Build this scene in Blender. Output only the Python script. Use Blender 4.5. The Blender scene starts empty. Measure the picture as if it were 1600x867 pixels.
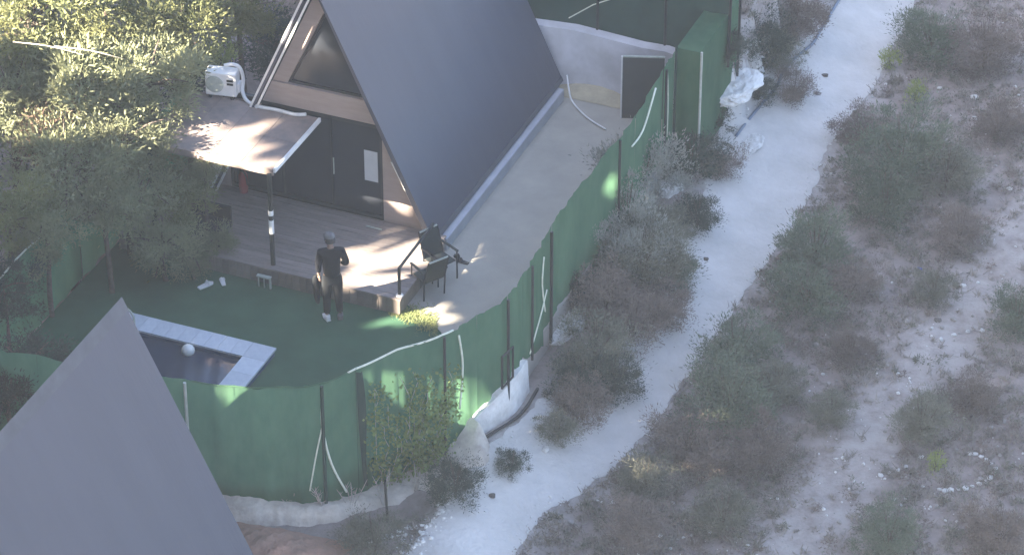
import bpy, bmesh, math, random
import numpy as np
from mathutils import Vector, Matrix, Quaternion
random.seed(7); RNG = np.random.default_rng(11)
scene = bpy.context.scene
R = math.radians

# ---------------------------------------------------------------- camera
EL = R(34); DIST = 60.0; SC = 87.0                    # pixels (of 1600) per metre at the aim point
CAM = Vector((0, -DIST*math.cos(EL), DIST*math.sin(EL)))
FWD = Vector((0, math.cos(EL), -math.sin(EL))); RIGHT = Vector((1, 0, 0)); UPV = Vector((0, math.sin(EL), math.cos(EL)))
FPX = SC*DIST
cd = bpy.data.cameras.new('camera'); cam = bpy.data.objects.new('camera', cd); scene.collection.objects.link(cam)
cam.location = CAM; cam.rotation_euler = (R(90)-EL, 0, 0)
cd.sensor_fit = 'HORIZONTAL'; cd.sensor_width = 36; cd.lens = 36*FPX/1600
cd.clip_start = 1; cd.clip_end = 2000
scene.camera = cam
scene.render.filter_size = 2.3

# ---------------------------------------------------------------- world, sun, exposure
SUN_EL = R(27); SUN_AZ = R(205)                        # direction TO the sun, measured from +X towards +Y
SUN = Vector((math.cos(SUN_EL)*math.cos(SUN_AZ), math.cos(SUN_EL)*math.sin(SUN_AZ), math.sin(SUN_EL)))
w = bpy.data.worlds.new('World'); scene.world = w; w.use_nodes = True
nt = w.node_tree; bg = nt.nodes['Background']
sky = nt.nodes.new('ShaderNodeTexSky'); sky.sky_type = 'NISHITA'; sky.sun_disc = False
sky.sun_elevation = SUN_EL; sky.sun_rotation = R(90)-SUN_AZ
sky.air_density = .85; sky.dust_density = 4.5; sky.ozone_density = .8
nt.links.new(sky.outputs[0], bg.inputs[0]); bg.inputs[1].default_value = 0.05
sl = bpy.data.lights.new('sun', 'SUN'); sl.energy = 3.9; sl.angle = R(0.5); sl.color = (1, .86, .66)
so = bpy.data.objects.new('sun', sl); scene.collection.objects.link(so)
so.rotation_euler = SUN.to_track_quat('Z', 'Y').to_euler()
scene.view_settings.view_transform = 'Standard'; scene.view_settings.look = 'None'
scene.view_settings.gamma = 1; scene.view_settings.exposure = 4.05
scene.cycles.max_bounces = 6; scene.cycles.transparent_max_bounces = 6
scene.cycles.volume_bounces = 0

# ---------------------------------------------------------------- measuring helpers
def at(px, py, z=0.0):
    """world point at height z that stands at this place of the photograph"""
    d = FWD*FPX + RIGHT*(px-800) + UPV*(433.5-py)
    return CAM + d*((z-CAM.z)/d.z)
A = R(-22.5)
U = Vector((math.cos(A), math.sin(A), 0)); V = Vector((-math.sin(A), math.cos(A), 0)); Z = Vector((0, 0, 1))
P0 = at(600, 345, .35); P0.z = 0
def uv(u, v, z=0.0): return P0 + U*u + V*v + Z*z
def to_uv(p): d = Vector((p[0], p[1], 0))-P0; return d.dot(U), d.dot(V)
def sstep(a, b, x): t = min(1, max(0, (x-a)/(b-a))); return t*t*(3-2*t)

# ---------------------------------------------------------------- materials
MATS = {}
def mat(name, c1, c2=None, rough=.8, scale=3.0, bump=0.0, bscale=None, metal=0.0, detail=6, spec=.3, trans=0.0, stretch=None, objvar=0.0, coat=0.0, ramp=(.3, .7)):
    if name in MATS: return MATS[name]
    m = bpy.data.materials.new(name); m.use_nodes = True; t = m.node_tree; n = t.nodes; L = t.links
    b = n['Principled BSDF']; out = n['Material Output']
    b.inputs['Roughness'].default_value = rough; b.inputs['Metallic'].default_value = metal
    b.inputs['Specular IOR Level'].default_value = spec; b.inputs['Coat Weight'].default_value = coat
    c2 = c2 or tuple(x*.75 for x in c1)
    tc = n.new('ShaderNodeTexCoord'); mp = n.new('ShaderNodeMapping'); L.new(tc.outputs['Object'], mp.inputs[0])
    if stretch: mp.inputs['Scale'].default_value = stretch
    nz = n.new('ShaderNodeTexNoise'); nz.inputs['Scale'].default_value = scale; nz.inputs['Detail'].default_value = detail
    nz.inputs['Roughness'].default_value = .62
    L.new(mp.outputs[0], nz.inputs[0])
    cr = n.new('ShaderNodeValToRGB'); cr.color_ramp.elements[0].position = ramp[0]; cr.color_ramp.elements[1].position = ramp[1]
    cr.color_ramp.elements[0].color = (*c2, 1); cr.color_ramp.elements[1].color = (*c1, 1)
    L.new(nz.outputs[0], cr.inputs[0]); col = cr.outputs[0]
    if objvar:
        oi = n.new('ShaderNodeObjectInfo'); hs = n.new('ShaderNodeHueSaturation')
        mr = n.new('ShaderNodeMapRange'); mr.inputs[3].default_value = 1-objvar; mr.inputs[4].default_value = 1+objvar
        L.new(oi.outputs['Random'], mr.inputs[0]); L.new(mr.outputs[0], hs.inputs['Value']); L.new(col, hs.inputs['Color']); col = hs.outputs[0]
    L.new(col, b.inputs['Base Color'])
    if bump:
        bn = n.new('ShaderNodeBump'); bn.inputs['Strength'].default_value = 1; bn.inputs['Distance'].default_value = bump
        n2 = n.new('ShaderNodeTexNoise'); n2.inputs['Scale'].default_value = bscale or scale*6; n2.inputs['Detail'].default_value = 4
        L.new(mp.outputs[0], n2.inputs[0]); L.new(n2.outputs[0], bn.inputs['Height']); L.new(bn.outputs[0], b.inputs['Normal'])
    if trans:
        tr = n.new('ShaderNodeBsdfTranslucent'); L.new(col, tr.inputs[0])
        mx = n.new('ShaderNodeMixShader'); mx.inputs[0].default_value = trans
        L.new(b.outputs[0], mx.inputs[1]); L.new(tr.outputs[0], mx.inputs[2]); L.new(mx.outputs[0], out.inputs[0])
    MATS[name] = m; return m

M_roof = mat('grey roofing', (.080, .083, .110), (.070, .073, .098), rough=.5, scale=1.1, bump=.003, bscale=10, spec=.5, stretch=(.3, 1.8, .3), detail=9)
M_cap = mat('roof capping', (.11, .115, .135), rough=.5)
M_wood = mat('pinkish larch cladding', (.36, .295, .275), (.30, .245, .23), rough=.7, scale=2, stretch=(1, 1, 6), bump=.001, bscale=20)
M_white = mat('white trim', (.78, .78, .78), (.62, .62, .63), rough=.5, scale=4)
M_plinth = mat('pale plinth render', (.42, .43, .47), (.34, .35, .40), rough=.8, scale=3, bump=.003)
M_glass = mat('dark glass', (.035, .04, .05), (.03, .034, .045), rough=.1, spec=.22, scale=1)
M_frame = mat('anthracite frame', (.03, .032, .037), rough=.45)
M_paper = mat('white paper', (.55, .57, .6), (.45, .47, .5), rough=.9)
M_deck = mat('weathered deck boards', (.27, .23, .215), (.19, .165, .16), rough=.75, scale=3, stretch=(1, 6, 1), bump=.003, bscale=20, objvar=.12)
M_skirt = mat('deck skirt boards', (.24, .2, .185), (.17, .15, .14), rough=.8, scale=4, objvar=.2)
M_canopy = mat('canopy chipboard', (.30, .235, .21), (.17, .15, .15), rough=.8, scale=2.6, bump=.004, bscale=30, objvar=.07)
M_turf = mat('artificial turf', (.050, .120, .074), (.036, .090, .058), rough=.95, scale=1.2, bump=.012, bscale=90, spec=.1)
M_conc = mat('worn concrete', (.40, .375, .335), (.30, .285, .26), rough=.9, scale=.9, bump=.004, bscale=25, detail=9)
M_rough = mat('rough beige concrete', (.56, .51, .45), (.33, .29, .26), rough=.95, scale=3.5, bump=.03, bscale=9)
M_wwall = mat('white rendered wall', (.70, .70, .70), (.44, .43, .42), rough=.9, scale=3.0, bump=.03, bscale=8, detail=10)
M_bwall = mat('white lime wash', (.62, .62, .68), (.42, .42, .45), rough=.9, scale=1.3, bump=.01, bscale=6)
M_fab = mat('green shade net', (.115, .230, .140), (.068, .155, .098), rough=.9, scale=1.5, bump=.008, bscale=5, trans=.58, spec=.1, detail=10, stretch=(1, 1, .45))
M_fabd = mat('dark green shade net', (.035, .066, .055), (.028, .052, .045), rough=.9, scale=2.2, bump=.006, bscale=5, trans=.2, spec=.1)
M_post = mat('dark steel post', (.035, .04, .042), rough=.5, metal=.3)
M_pale = mat('galvanised pole', (.42, .45, .42), (.30, .33, .30), rough=.5, scale=9)
M_rope = mat('pale rope', (.66, .70, .60), (.5, .54, .45), rough=.9, scale=12)
M_tile = mat('pale pool coping', (.56, .60, .66), (.46, .50, .57), rough=.55, scale=4, objvar=.06)
M_poolw = mat('blue pool lining', (.05, .09, .17), (.04, .075, .15), rough=.5)
M_water = mat('pool water', (.018, .035, .075), (.014, .03, .065), rough=.05, scale=2, bump=.004, bscale=5, spec=.5)
M_black = mat('black plastic', (.02, .022, .026), rough=.5)
M_sling = mat('dark green grey sling', (.035, .045, .045), (.03, .036, .038), rough=.8, scale=14)
M_red = mat('red enamel', (.22, .02, .03), (.16, .015, .025), rough=.4)
M_soil = mat('reddish earth', (.34, .20, .15), (.22, .15, .12), rough=1, scale=3, bump=.03, bscale=10)
M_stone = mat('white limestone', (.66, .65, .64), (.46, .46, .46), rough=.9, scale=8, bump=.01, objvar=.12)
M_dstone = mat('dark stone', (.10, .09, .085), rough=.9, scale=8)
M_road = mat('pale dirt road', (.52, .505, .50), (.40, .388, .38), rough=1, scale=1.0, bump=.035, bscale=9, detail=12)
M_trail = mat('faint trail dirt', (.35, .33, .33), (.25, .235, .235), rough=1, scale=1.1, bump=.02, bscale=10, detail=9)
M_bark = mat('grey bark', (.15, .12, .10), (.08, .065, .055), rough=1, scale=8, bump=.01)
M_pbark = mat('pale peeling bark', (.42, .33, .29), (.16, .09, .075), rough=1, scale=7, bump=.01)
M_twig = mat('dry pale twigs', (.46, .43, .39), (.28, .26, .24), rough=1, scale=6)
M_hose = mat('blue grey hose', (.16, .20, .27), rough=.5)
M_pine = mat('pine foliage', (.22, .225, .10), (.125, .15, .075), rough=.7, scale=1.3, trans=.3, objvar=.2)
M_pineb = mat('blue green foliage', (.25, .265, .155), (.16, .18, .11), rough=.7, scale=1.3, trans=.3, objvar=.2)
M_brown = mat('dead brown foliage', (.27, .19, .135), (.17, .12, .09), rough=.9, scale=1.5, trans=.2, objvar=.15)
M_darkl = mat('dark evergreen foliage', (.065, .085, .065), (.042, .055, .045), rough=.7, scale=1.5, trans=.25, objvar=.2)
M_scrub = mat('grey green scrub', (.205, .205, .16), (.135, .138, .11), rough=.9, scale=1.6, trans=.25, objvar=.16)
M_scrubg = mat('green scrub', (.15, .178, .125), (.10, .125, .092), rough=.9, scale=1.6, trans=.25, objvar=.16)
M_scrubb = mat('brown scrub', (.225, .185, .165), (.15, .125, .113), rough=1, scale=1.6, trans=.2, objvar=.15)
M_silver = mat('silvery scrub', (.40, .41, .37), (.25, .26, .235), rough=.9, scale=1.6, trans=.25, objvar=.12)
M_yell = mat('yellow green leaves', (.34, .38, .14), (.24, .29, .10), rough=.8, scale=3, trans=.4)
M_grass = mat('dry grass', (.33, .30, .27), (.19, .175, .16), rough=1, scale=.7, trans=.2, detail=8)
M_skin = mat('skin', (.34, .21, .16), rough=.6, scale=9)
M_shirt = mat('black shirt cloth', (.010, .010, .016), rough=.9, scale=12)
M_pants = mat('black trouser cloth', (.010, .012, .016), rough=.9, scale=12)
M_hair = mat('short dark hair', (.07, .06, .06), rough=.9, scale=20)
M_capw = mat('pale grey cap', (.16, .155, .16), rough=.9, scale=12)
M_lime = mat('sun patch yellow turf', (.24, .26, .10), (.12, .16, .07), rough=.95, scale=4, bump=.01, bscale=80)

def terrain_mat():
    m = bpy.data.materials.new('scrubland soil'); m.use_nodes = True; t = m.node_tree; n = t.nodes; L = t.links; b = n['Principled BSDF']
    b.inputs['Roughness'].default_value = 1; b.inputs['Specular IOR Level'].default_value = .1
    tc = n.new('ShaderNodeTexCoord')
    def noise(s, d=8, r=.65):
        x = n.new('ShaderNodeTexNoise'); x.inputs['Scale'].default_value = s; x.inputs['Detail'].default_value = d; x.inputs['Roughness'].default_value = r
        L.new(tc.outputs['Object'], x.inputs[0]); return x
    a = noise(.35); c = noise(1.7, 10, .72); d = noise(9, 6)
    def ramp(src, els):
        r = n.new('ShaderNodeValToRGB'); r.color_ramp.elements[0].position = els[0][0]; r.color_ramp.elements[0].color = (*els[0][1], 1)
        r.color_ramp.elements[1].position = els[-1][0]; r.color_ramp.elements[1].color = (*els[-1][1], 1)
        for p, cc in els[1:-1]: e = r.color_ramp.elements.new(p); e.color = (*cc, 1)
        L.new(src, r.inputs[0]); return r
    r1 = ramp(a.outputs[0], [(.3, (.18, .15, .14)), (.5, (.28, .23, .21)), (.7, (.32, .275, .255))])
    r2 = ramp(c.outputs[0], [(.35, (.14, .12, .115)), (.55, (.24, .21, .205)), (.72, (.34, .31, .305))])
    mx = n.new('ShaderNodeMix'); mx.data_type = 'RGBA'; mx.inputs[0].default_value = .6
    L.new(r1.outputs[0], mx.inputs[6]); L.new(r2.outputs[0], mx.inputs[7])
    at_ = n.new('ShaderNodeAttribute'); at_.attribute_name = 'dust'
    m2 = n.new('ShaderNodeMix'); m2.data_type = 'RGBA'; m2.inputs[7].default_value = (.40, .385, .375, 1)
    ad = n.new('ShaderNodeMath'); ad.operation = 'MULTIPLY'; L.new(at_.outputs['Fac'], ad.inputs[0])
    rr = ramp(c.outputs[0], [(.35, (.2,)*3), (.6, (1,)*3)]); L.new(rr.outputs[0], ad.inputs[1])
    L.new(ad.outputs[0], m2.inputs[0]); L.new(mx.outputs[2], m2.inputs[6]); L.new(m2.outputs[2], b.inputs['Base Color'])
    bn = n.new('ShaderNodeBump'); bn.inputs['Distance'].default_value = .05; L.new(d.outputs[0], bn.inputs['Height']); L.new(bn.outputs[0], b.inputs['Normal'])
    return m

# ---------------------------------------------------------------- object helpers
COL = scene.collection
def tag(o, label, cat, group=None):
    o['label'] = label; o['category'] = cat
    if group: o['group'] = group
    return o
def empty(name, loc, rz=0.0, label=None, cat=None, group=None):
    o = bpy.data.objects.new(name, None); COL.objects.link(o); o.location = loc; o.rotation_euler = (0, 0, rz)
    o.empty_display_size = .2
    if label: tag(o, label, cat, group)
    return o
def link(name, me, parent=None, loc=None, kind=None):
    o = bpy.data.objects.new(name, me); COL.objects.link(o)
    if parent: o.parent = parent
    if loc is not None: o.location = loc
    if kind: o['kind'] = kind
    return o
class MB:
    def __init__(s): s.v = []; s.f = []; s.smooth = False
    def add(s, vs, fs):
        b = len(s.v); s.v += [tuple(x) for x in vs]; s.f += [tuple(i+b for i in f) for f in fs]; return s
    def box(s, lo, hi):
        x0, y0, z0 = lo; x1, y1, z1 = hi
        return s.add([(x0,y0,z0),(x1,y0,z0),(x1,y1,z0),(x0,y1,z0),(x0,y0,z1),(x1,y0,z1),(x1,y1,z1),(x0,y1,z1)],
                     [(3,2,1,0),(4,5,6,7),(0,1,5,4),(1,2,6,5),(2,3,7,6),(3,0,4,7)])
    def prism(s, poly, vec):
        """polygon of 3-D points extruded along vec"""
        n = len(poly); a = [Vector(p) for p in poly]; b = [p+Vector(vec) for p in a]
        return s.add(a+b, [tuple(range(n-1, -1, -1)), tuple(range(n, 2*n))]+[(i, (i+1) % n, n+(i+1) % n, n+i) for i in range(n)])
    def tube(s, pts, r, seg=7, cap=True):
        pts = [Vector(p) for p in pts]; rs = r if isinstance(r, (list, tuple)) else [r]*len(pts)
        base = len(s.v); prev = None
        for i, p in enumerate(pts):
            d = (pts[min(i+1, len(pts)-1)]-pts[max(i-1, 0)])
            d = d.normalized() if d.length > 1e-9 else Vector((0, 0, 1))
            a = Vector((1, 0, 0)) if prev is None else prev
            if abs(a.dot(d)) > .95: a = Vector((0, 1, 0))
            a = (a-d*a.dot(d)).normalized(); b = d.cross(a); prev = a
            for k in range(seg):
                t = 2*math.pi*k/seg; s.v.append(tuple(p+(a*math.cos(t)+b*math.sin(t))*rs[i]))
        for i in range(len(pts)-1):
            for k in range(seg):
                q = base+i*seg; s.f.append((q+k, q+(k+1) % seg, q+seg+(k+1) % seg, q+seg+k))
        if cap:
            s.f.append(tuple(base+k for k in range(seg-1, -1, -1))); e = base+(len(pts)-1)*seg; s.f.append(tuple(e+k for k in range(seg)))
        return s
    def lathe(s, prof, seg=16, c=(0, 0, 0)):
        base = len(s.v)
        for r, z in prof:
            for k in range(seg):
                t = 2*math.pi*k/seg; s.v.append((c[0]+r*math.cos(t), c[1]+r*math.sin(t), c[2]+z))
        for i in range(len(prof)-1):
            for k in range(seg):
                q = base+i*seg; s.f.append((q+k, q+(k+1) % seg, q+seg+(k+1) % seg, q+seg+k))
        s.f.append(tuple(base+k for k in range(seg-1, -1, -1))); e = base+(len(prof)-1)*seg; s.f.append(tuple(e+k for k in range(seg)))
        return s
    def mesh(s, name, m, smooth=False):
        me = bpy.data.meshes.new(name); me.from_pydata(s.v, [], s.f); me.materials.append(m)
        if smooth: me.polygons.foreach_set('use_smooth', [True]*len(me.polygons))
        me.update(); return me
    def build(s, name, m, parent=None, smooth=False, bevel=0.0, loc=None, kind=None):
        o = link(name, s.mesh(name, m, smooth), parent, loc, kind)
        if bevel:
            b = o.modifiers.new('bevel', 'BEVEL'); b.width = bevel; b.segments = 2; b.limit_method = 'ANGLE'
        return o
def quads_mesh(name, co, m, smooth=False, n=4):
    """co: (N,n,3) array of separate faces"""
    N = len(co); me = bpy.data.meshes.new(name)
    me.vertices.add(N*n); me.vertices.foreach_set('co', np.ascontiguousarray(co, dtype=np.float32).ravel())
    me.loops.add(N*n); me.loops.foreach_set('vertex_index', np.arange(N*n, dtype=np.int32))
    me.polygons.add(N); me.polygons.foreach_set('loop_start', np.arange(0, N*n, n, dtype=np.int32)); me.polygons.foreach_set('loop_total', np.full(N, n, dtype=np.int32))
    me.materials.append(m); me.update(calc_edges=True); me.validate(); return me
def smoothpath(pts, n=8):
    pts = [Vector(p) for p in pts]; out = []
    for i in range(len(pts)-1):
        p0 = pts[max(i-1, 0)]; p1 = pts[i]; p2 = pts[i+1]; p3 = pts[min(i+2, len(pts)-1)]
        for k in range(n):
            t = k/n
            out.append(.5*((2*p1)+(p2-p0)*t+(2*p0-5*p1+4*p2-p3)*t*t+(3*p1-p0-3*p2+p3)*t**3))
    out.append(pts[-1]); return out

# ---------------------------------------------------------------- terrain
ROADPX = [(650, 985), (738, 867), (790, 785), (888, 710), (967, 635), (1015, 579), (1085, 470), (1140, 390), (1190, 290), (1238, 190), (1318, 100), (1368, 20), (1400, -60), (1430, -140)]
ROADW = [.78, .74, .78, .90, .74, .72, .76, .80, .98, .98, .84, .70, .72, .72]
TRAILPX = [(1180, 930), (1290, 790), (1370, 660), (1450, 560), (1540, 450), (1640, 330), (1720, 250)]
ROAD = [at(x, y, -.95) for x, y in ROADPX]; TRAIL = [at(x, y, -.95) for x, y in TRAILPX]
def vnoise(x, y):
    return (math.sin(x*.9+1.3*math.sin(y*.7))+math.sin(y*1.1+1.7*math.sin(x*.6+2))+.5*math.sin(x*2.3+y*1.9)+.4*math.sin(x*3.9-y*3.1))/2.9
def seg_dist(p, line):
    best = 1e9; bi = 0; bt = 0
    for i in range(len(line)-1):
        a = line[i]; b = line[i+1]; dx = b.x-a.x; dy = b.y-a.y
        t = ((p[0]-a.x)*dx+(p[1]-a.y)*dy)/(dx*dx+dy*dy); t = min(1, max(0, t))
        d = math.hypot(p[0]-a.x-dx*t, p[1]-a.y-dy*t)
        if d < best: best = d; bi = i; bt = t
    return best, bi, bt
def ground(x, y):
    u, v = to_uv((x, y))
    z_r = -.42-.53*sstep(3.9, 6.0, u)                                    # falls from the fence to the road
    z_front = -.62-.33*sstep(-8.5, -12, v)
    right = sstep(2.5, 4.2, u-max(0, (-v-6.5))*.6)
    z = z_front*(1-right)+z_r*right
    # plot interior under the slabs, woods to the left, back terrace
    left = sstep(-4.45, -5.5, u)
    z = z*(1-left)+(.05+.05*max(0, -5.5-u))*left
    inside = (u > -4.5 and u < 3.7 and v > -7 and v < 6.5)
    if inside: z = -.62
    if v > 6.6 and u < 4.2: z = 1.1 if left < .5 else max(z, .3)
    d, _, _ = seg_dist((x, y), ROAD) if abs(x) < 25 and abs(y) < 30 else (9, 0, 0)
    amp = .09*sstep(.6, 2.0, d)
    return z+amp*vnoise(x*1.3, y*1.3)
fine = [x*.25 for x in range(-52, 61)]
def axis(lo, hi): 
    a = [-170, -110, -75, -55, -42, -34, -28, -23, -19, -16] ; b = [16, 19, 23, 28, 34, 42, 55, 75, 110, 170]
    return [x for x in a if x < lo]+[lo+.25*i for i in range(int((hi-lo)/.25)+1)]+[x for x in b if x > hi]
gx = axis(-13, 13); gy = axis(-12, 15)
vs = []; dust = []
for y in gy:
    for x in gx:
        vs.append((x, y, ground(x, y)))
        d, i, t = seg_dist((x, y), ROAD); hw = ROADW[i]*(1-t)+ROADW[i+1]*t
        d2, _, _ = seg_dist((x, y), TRAIL)
        dust.append(max(1-sstep(hw-.3, hw+.75, d), .52*(1-sstep(.25, 1.15, d2))))
nx = len(gx); fs = [(j*nx+i, j*nx+i+1, (j+1)*nx+i+1, (j+1)*nx+i) for j in range(len(gy)-1) for i in range(nx-1)]
me = bpy.data.meshes.new('ground'); me.from_pydata(vs, [], fs); me.materials.append(terrain_mat())
me.attributes.new('dust', 'FLOAT', 'POINT').data.foreach_set('value', dust)
me.polygons.foreach_set('use_smooth', [True]*len(me.polygons))
g = link('ground', me, kind='structure')

def ribbon(name, line, widths, m, dz, jitter=.12, n=14, across=10, kind='structure'):
    pts = smoothpath(line, n); N = len(pts); vs = []; fs = []
    for i, p in enumerate(pts):
        k = i/(N-1)*(len(widths)-1); a = int(min(k, len(widths)-2)); hw = widths[a]+(widths[a+1]-widths[a])*(k-a)
        d = (pts[min(i+1, N-1)]-pts[max(i-1, 0)]); d.z = 0; d.normalize(); nrm = Vector((d.y, -d.x, 0))
        l = hw*(1+jitter*vnoise(i*.31, 3.1)+.5*jitter*random.uniform(-1, 1)); r = hw*(1+jitter*vnoise(i*.27, 9.7)+.5*jitter*random.uniform(-1, 1))
        for j in range(across+1):
            q = p+nrm*(-l+(l+r)*j/across); vs.append((q.x, q.y, ground_mesh(q.x, q.y)+dz))
    for i in range(N-1):
        for j in range(across):
            b = i*(across+1)+j; fs.append((b, b+1, b+across+2, b+across+1))
    me = bpy.data.meshes.new(name); me.from_pydata(vs, [], fs); me.materials.append(m)
    me.polygons.foreach_set('use_smooth', [True]*len(me.polygons)); return link(name, me, kind=kind)
import bisect
GZ = np.array([v[2] for v in vs]).reshape(len(gy), nx)
def ground_mesh(x, y):
    i = min(max(bisect.bisect_right(gx, x)-1, 0), nx-2); j = min(max(bisect.bisect_right(gy, y)-1, 0), len(gy)-2)
    s = (x-gx[i])/(gx[i+1]-gx[i]); t = (y-gy[j])/(gy[j+1]-gy[j])
    return GZ[j, i]*(1-s)*(1-t)+GZ[j, i+1]*s*(1-t)+GZ[j+1, i]*(1-s)*t+GZ[j+1, i+1]*s*t
def gat(px, py, dz=0.0):
    """ground point seen at this place of the photograph"""
    z = -.6
    for _ in range(12):
        p = at(px, py, z+dz); z = z*.4+ground_mesh(p.x, p.y)*.6
    p = at(px, py, z+dz); return Vector((p.x, p.y, z))
ribbon('dirt_road', ROAD, ROADW, M_road, .012, .10)

# ---------------------------------------------------------------- slabs of the plot
def slab(name, pts, z0, z1, m, kind=None, parent=None):
    mb = MB(); mb.prism([(p.x, p.y, z0) for p in pts], (0, 0, z1-z0)); o = mb.build(name, m, parent)
    if kind: o['kind'] = kind
    return o
bnd = [at(690, 520, 0), at(668, 498, 0), at(648, 484, 0), at(636, 476, 0)]
turf_pts = [uv(-4.42, -7.7), uv(0.1, -7.72), uv(.9, -7.55), uv(1.6, -7.25), uv(2.1, -6.95), uv(2.45, -6.4), uv(2.85, -5.65), uv(3.3, -5.0)]+bnd+[uv(.9, -2.0), uv(-4.42, -2.0)]
slab('turf_lawn', turf_pts, -.5, 0, M_turf, 'structure')
conc_pts = [uv(3.3, -5.0)+Vector((0, .005, 0))]+[uv(3.62, -4.3), uv(3.88, -3.6), uv(3.82, -1.0), uv(3.82, 6.2), uv(-4, 6.2), uv(-4, .3), uv(.95, -.2)]+[p+U*.006 for p in reversed(bnd)]
slab('concrete_path', conc_pts, -.5, .006, M_conc, 'structure')

# ---------------------------------------------------------------- A-frame houses
HW, ZB, ZA, LEN, OV = 2.28, .30, 5.22, 5.75, .25
def hw(z): return HW*(ZA-z)/(ZA-ZB)
def hwi(z): return hw(z)-.13
def house(loc, label, detailed, LEN=LEN):
    t = empty('aframe_house', loc, A, label, 'house')
    nrm = Vector((ZA-ZB, 0, HW)).normalized()
    for sgn in (1, -1):
        n = Vector((nrm.x*sgn, 0, nrm.z))
        a = Vector((sgn*HW, -OV, ZB)); b = Vector((0, -OV, ZA))
        th = n*(-.11)
        mb = MB(); mb.prism([a, b, b+Vector((0, 0, th.z*2.0)) , a+th], (0, LEN+2*OV, 0))
        mb.build('roof', M_roof, t)
        # low standing ribs at the sheet laps, and the drip edge at the foot
        d = (b-a)
        dm = MB(); dm.prism([a+n*.012-d.normalized()*.02, a+n*.012+d.normalized()*.07, a+n*-.005+d.normalized()*.07, a+n*-.06-d.normalized()*.02], (0, LEN+2*OV, 0))
        dm.build('drip_edge', M_cap, t)
    rc = MB(); rc.prism([(-.10, -OV-.01, ZA-.19), (0, -OV-.01, ZA+.022), (.10, -OV-.01, ZA-.19), (0, -OV-.01, ZA-.002)], (0, LEN+2*OV+.02, 0)); rc.build('ridge_cap', M_cap, t)
    # plinths
    for sgn in (1, -1):
        mb = MB(); x0, x1 = sorted((sgn*(HW-.06), sgn*(HW+.13))); mb.box((x0, .02, -.3), (x1, LEN+.02, ZB-.05)); mb.build('plinth', M_plinth, t, bevel=.02)
    # back gable
    bw = MB(); bw.prism([(-hwi(.3), LEN-.12, .3), (hwi(.3), LEN-.12, .3), (0, LEN-.12, ZA-.3)], (0, .1, 0)); bw.build('back_wall', M_wood, t)
    # front gable: lower wall pieces, beam, bands round the triangular window
    d0, d1 = -1.93, 1.17; zd0, zd1 = .37, 2.33; T = .10
    def poly(ps, y=0.0, th=T): q = MB(); q.prism([(x, y, z) for x, z in ps], (0, th, 0)); q.build('gable_wall', M_wood, t)
    poly([(d1, .3), (hwi(.3), .3), (hwi(2.38), 2.38), (d1, 2.38)])
    poly([(-hwi(.3), .3), (d0, .3), (d0, 2.28), (-hwi(2.28), 2.28)])
    gb = MB(); gb.prism([(-hwi(2.38), -.03, 2.381), (hwi(2.38), -.03, 2.381), (hwi(2.84), -.03, 2.84), (-hwi(2.84), -.03, 2.84)], (0, .15, 0)); gb.build('gable_beam', M_wood, t)
    wl = MB(); wl.prism([(-hwi(2.845), -.0, 2.845), (-.68, 0, 2.845), (.16, 0, 4.57), (0, 0, ZA-.29)], (0, .12, 0)); wl.build('gable_board', M_wood, t)
    wr = MB(); wr.prism([(.90, -.0, 2.845), (hwi(2.845), 0, 2.845), (.165, 0, 4.56)], (0, .12, 0)); wr.build('gable_board', M_wood, t)
    win = MB(); tri = [Vector((-.68, .04, 2.845)), Vector((.90, .04, 2.845)), Vector((.162, .04, 4.56))]
    cen = sum(tri, Vector())/3; inn = [p+(cen-p)*.085 for p in tri]
    for i in range(3):
        j = (i+1) % 3; win.prism([tri[i], tri[j], inn[j], inn[i]], (0, .06, 0))
    wo = win.build('window', M_frame, t)
    pn = MB(); pn.prism([p+Vector((0, .03, 0)) for p in inn], (0, .01, 0)); pn.build('pane', M_glass, wo)
    # sliding door
    dm = MB(); fr = .06
    dm.box((d0, .02, zd0-.03), (d1, .1, zd0+fr)); dm.box((d0, .02, zd1-fr), (d1, .1, zd1+.05))
    dm.box((d0, .021, zd0+fr), (d0+fr, .099, zd1-fr)); dm.box((d1-fr, .021, zd0+fr), (d1, .099, zd1-fr))
    door = dm.build('sliding_door', M_frame, t)
    wd = (d1-d0-2*fr)/3
    for k in range(3):
        x0 = d0+fr+wd*k; y = .05+.012*(k % 2)
        p = MB(); p.box((x0+.045, y, zd0+fr+.002), (x0+wd-.002, y+.012, zd1-fr-.002)); p.build('pane', M_glass, door)
        s = MB(); s.box((x0+.002, y-.01, zd0+fr+.003), (x0+.045, y+.03, zd1-fr-.003)); s.build('stile', M_frame, door)
    h = MB(); h.tube([(d0+fr+wd*2+.06, .03, 1.1), (d0+fr+wd*2+.06, .03, 1.45)], .012); h.build('handle', M_pale, door)
    if detailed:
        n = MB(); n.box((.79, .036, 1.12), (1.055, .041, 1.76)); nn = n.build('paper_notice', M_paper, t)
    # white rake trims on the left, flashing low on the right
    for off in (.0, .13):
        mb = MB(); a = Vector((-HW+off*.9, -OV-.012, ZB)); b = Vector((off*.35, -OV-.012, ZA-off*2.0)) ; dd = Vector((.045, 0, 0))
        b.x = min(b.x, .0); mb.prism([a, a+dd, b+dd*.6, b-dd*.3], (0, .03, 0)); mb.build('rake_trim', M_white, t)
    fl = MB(); fl.prism([(1.36, -.07, 1.70), (1.41, -.07, 1.70), (2.09, -.07, .33), (2.03, -.07, .33)], (0, .03, 0)); fl.build('corner_flashing', M_white, t)
    return t
h1 = house(uv(-1.17, 0), 'grey A-frame house with triangular window and dark sliding doors behind the terrace', True)
apex = at(190, 466, ZA-.62)
h2 = house(apex-V*(4.4+OV)-Z*ZA, 'grey A-frame house at the lower left, its plain roof cut off by the frame', False, 4.4)

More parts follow.
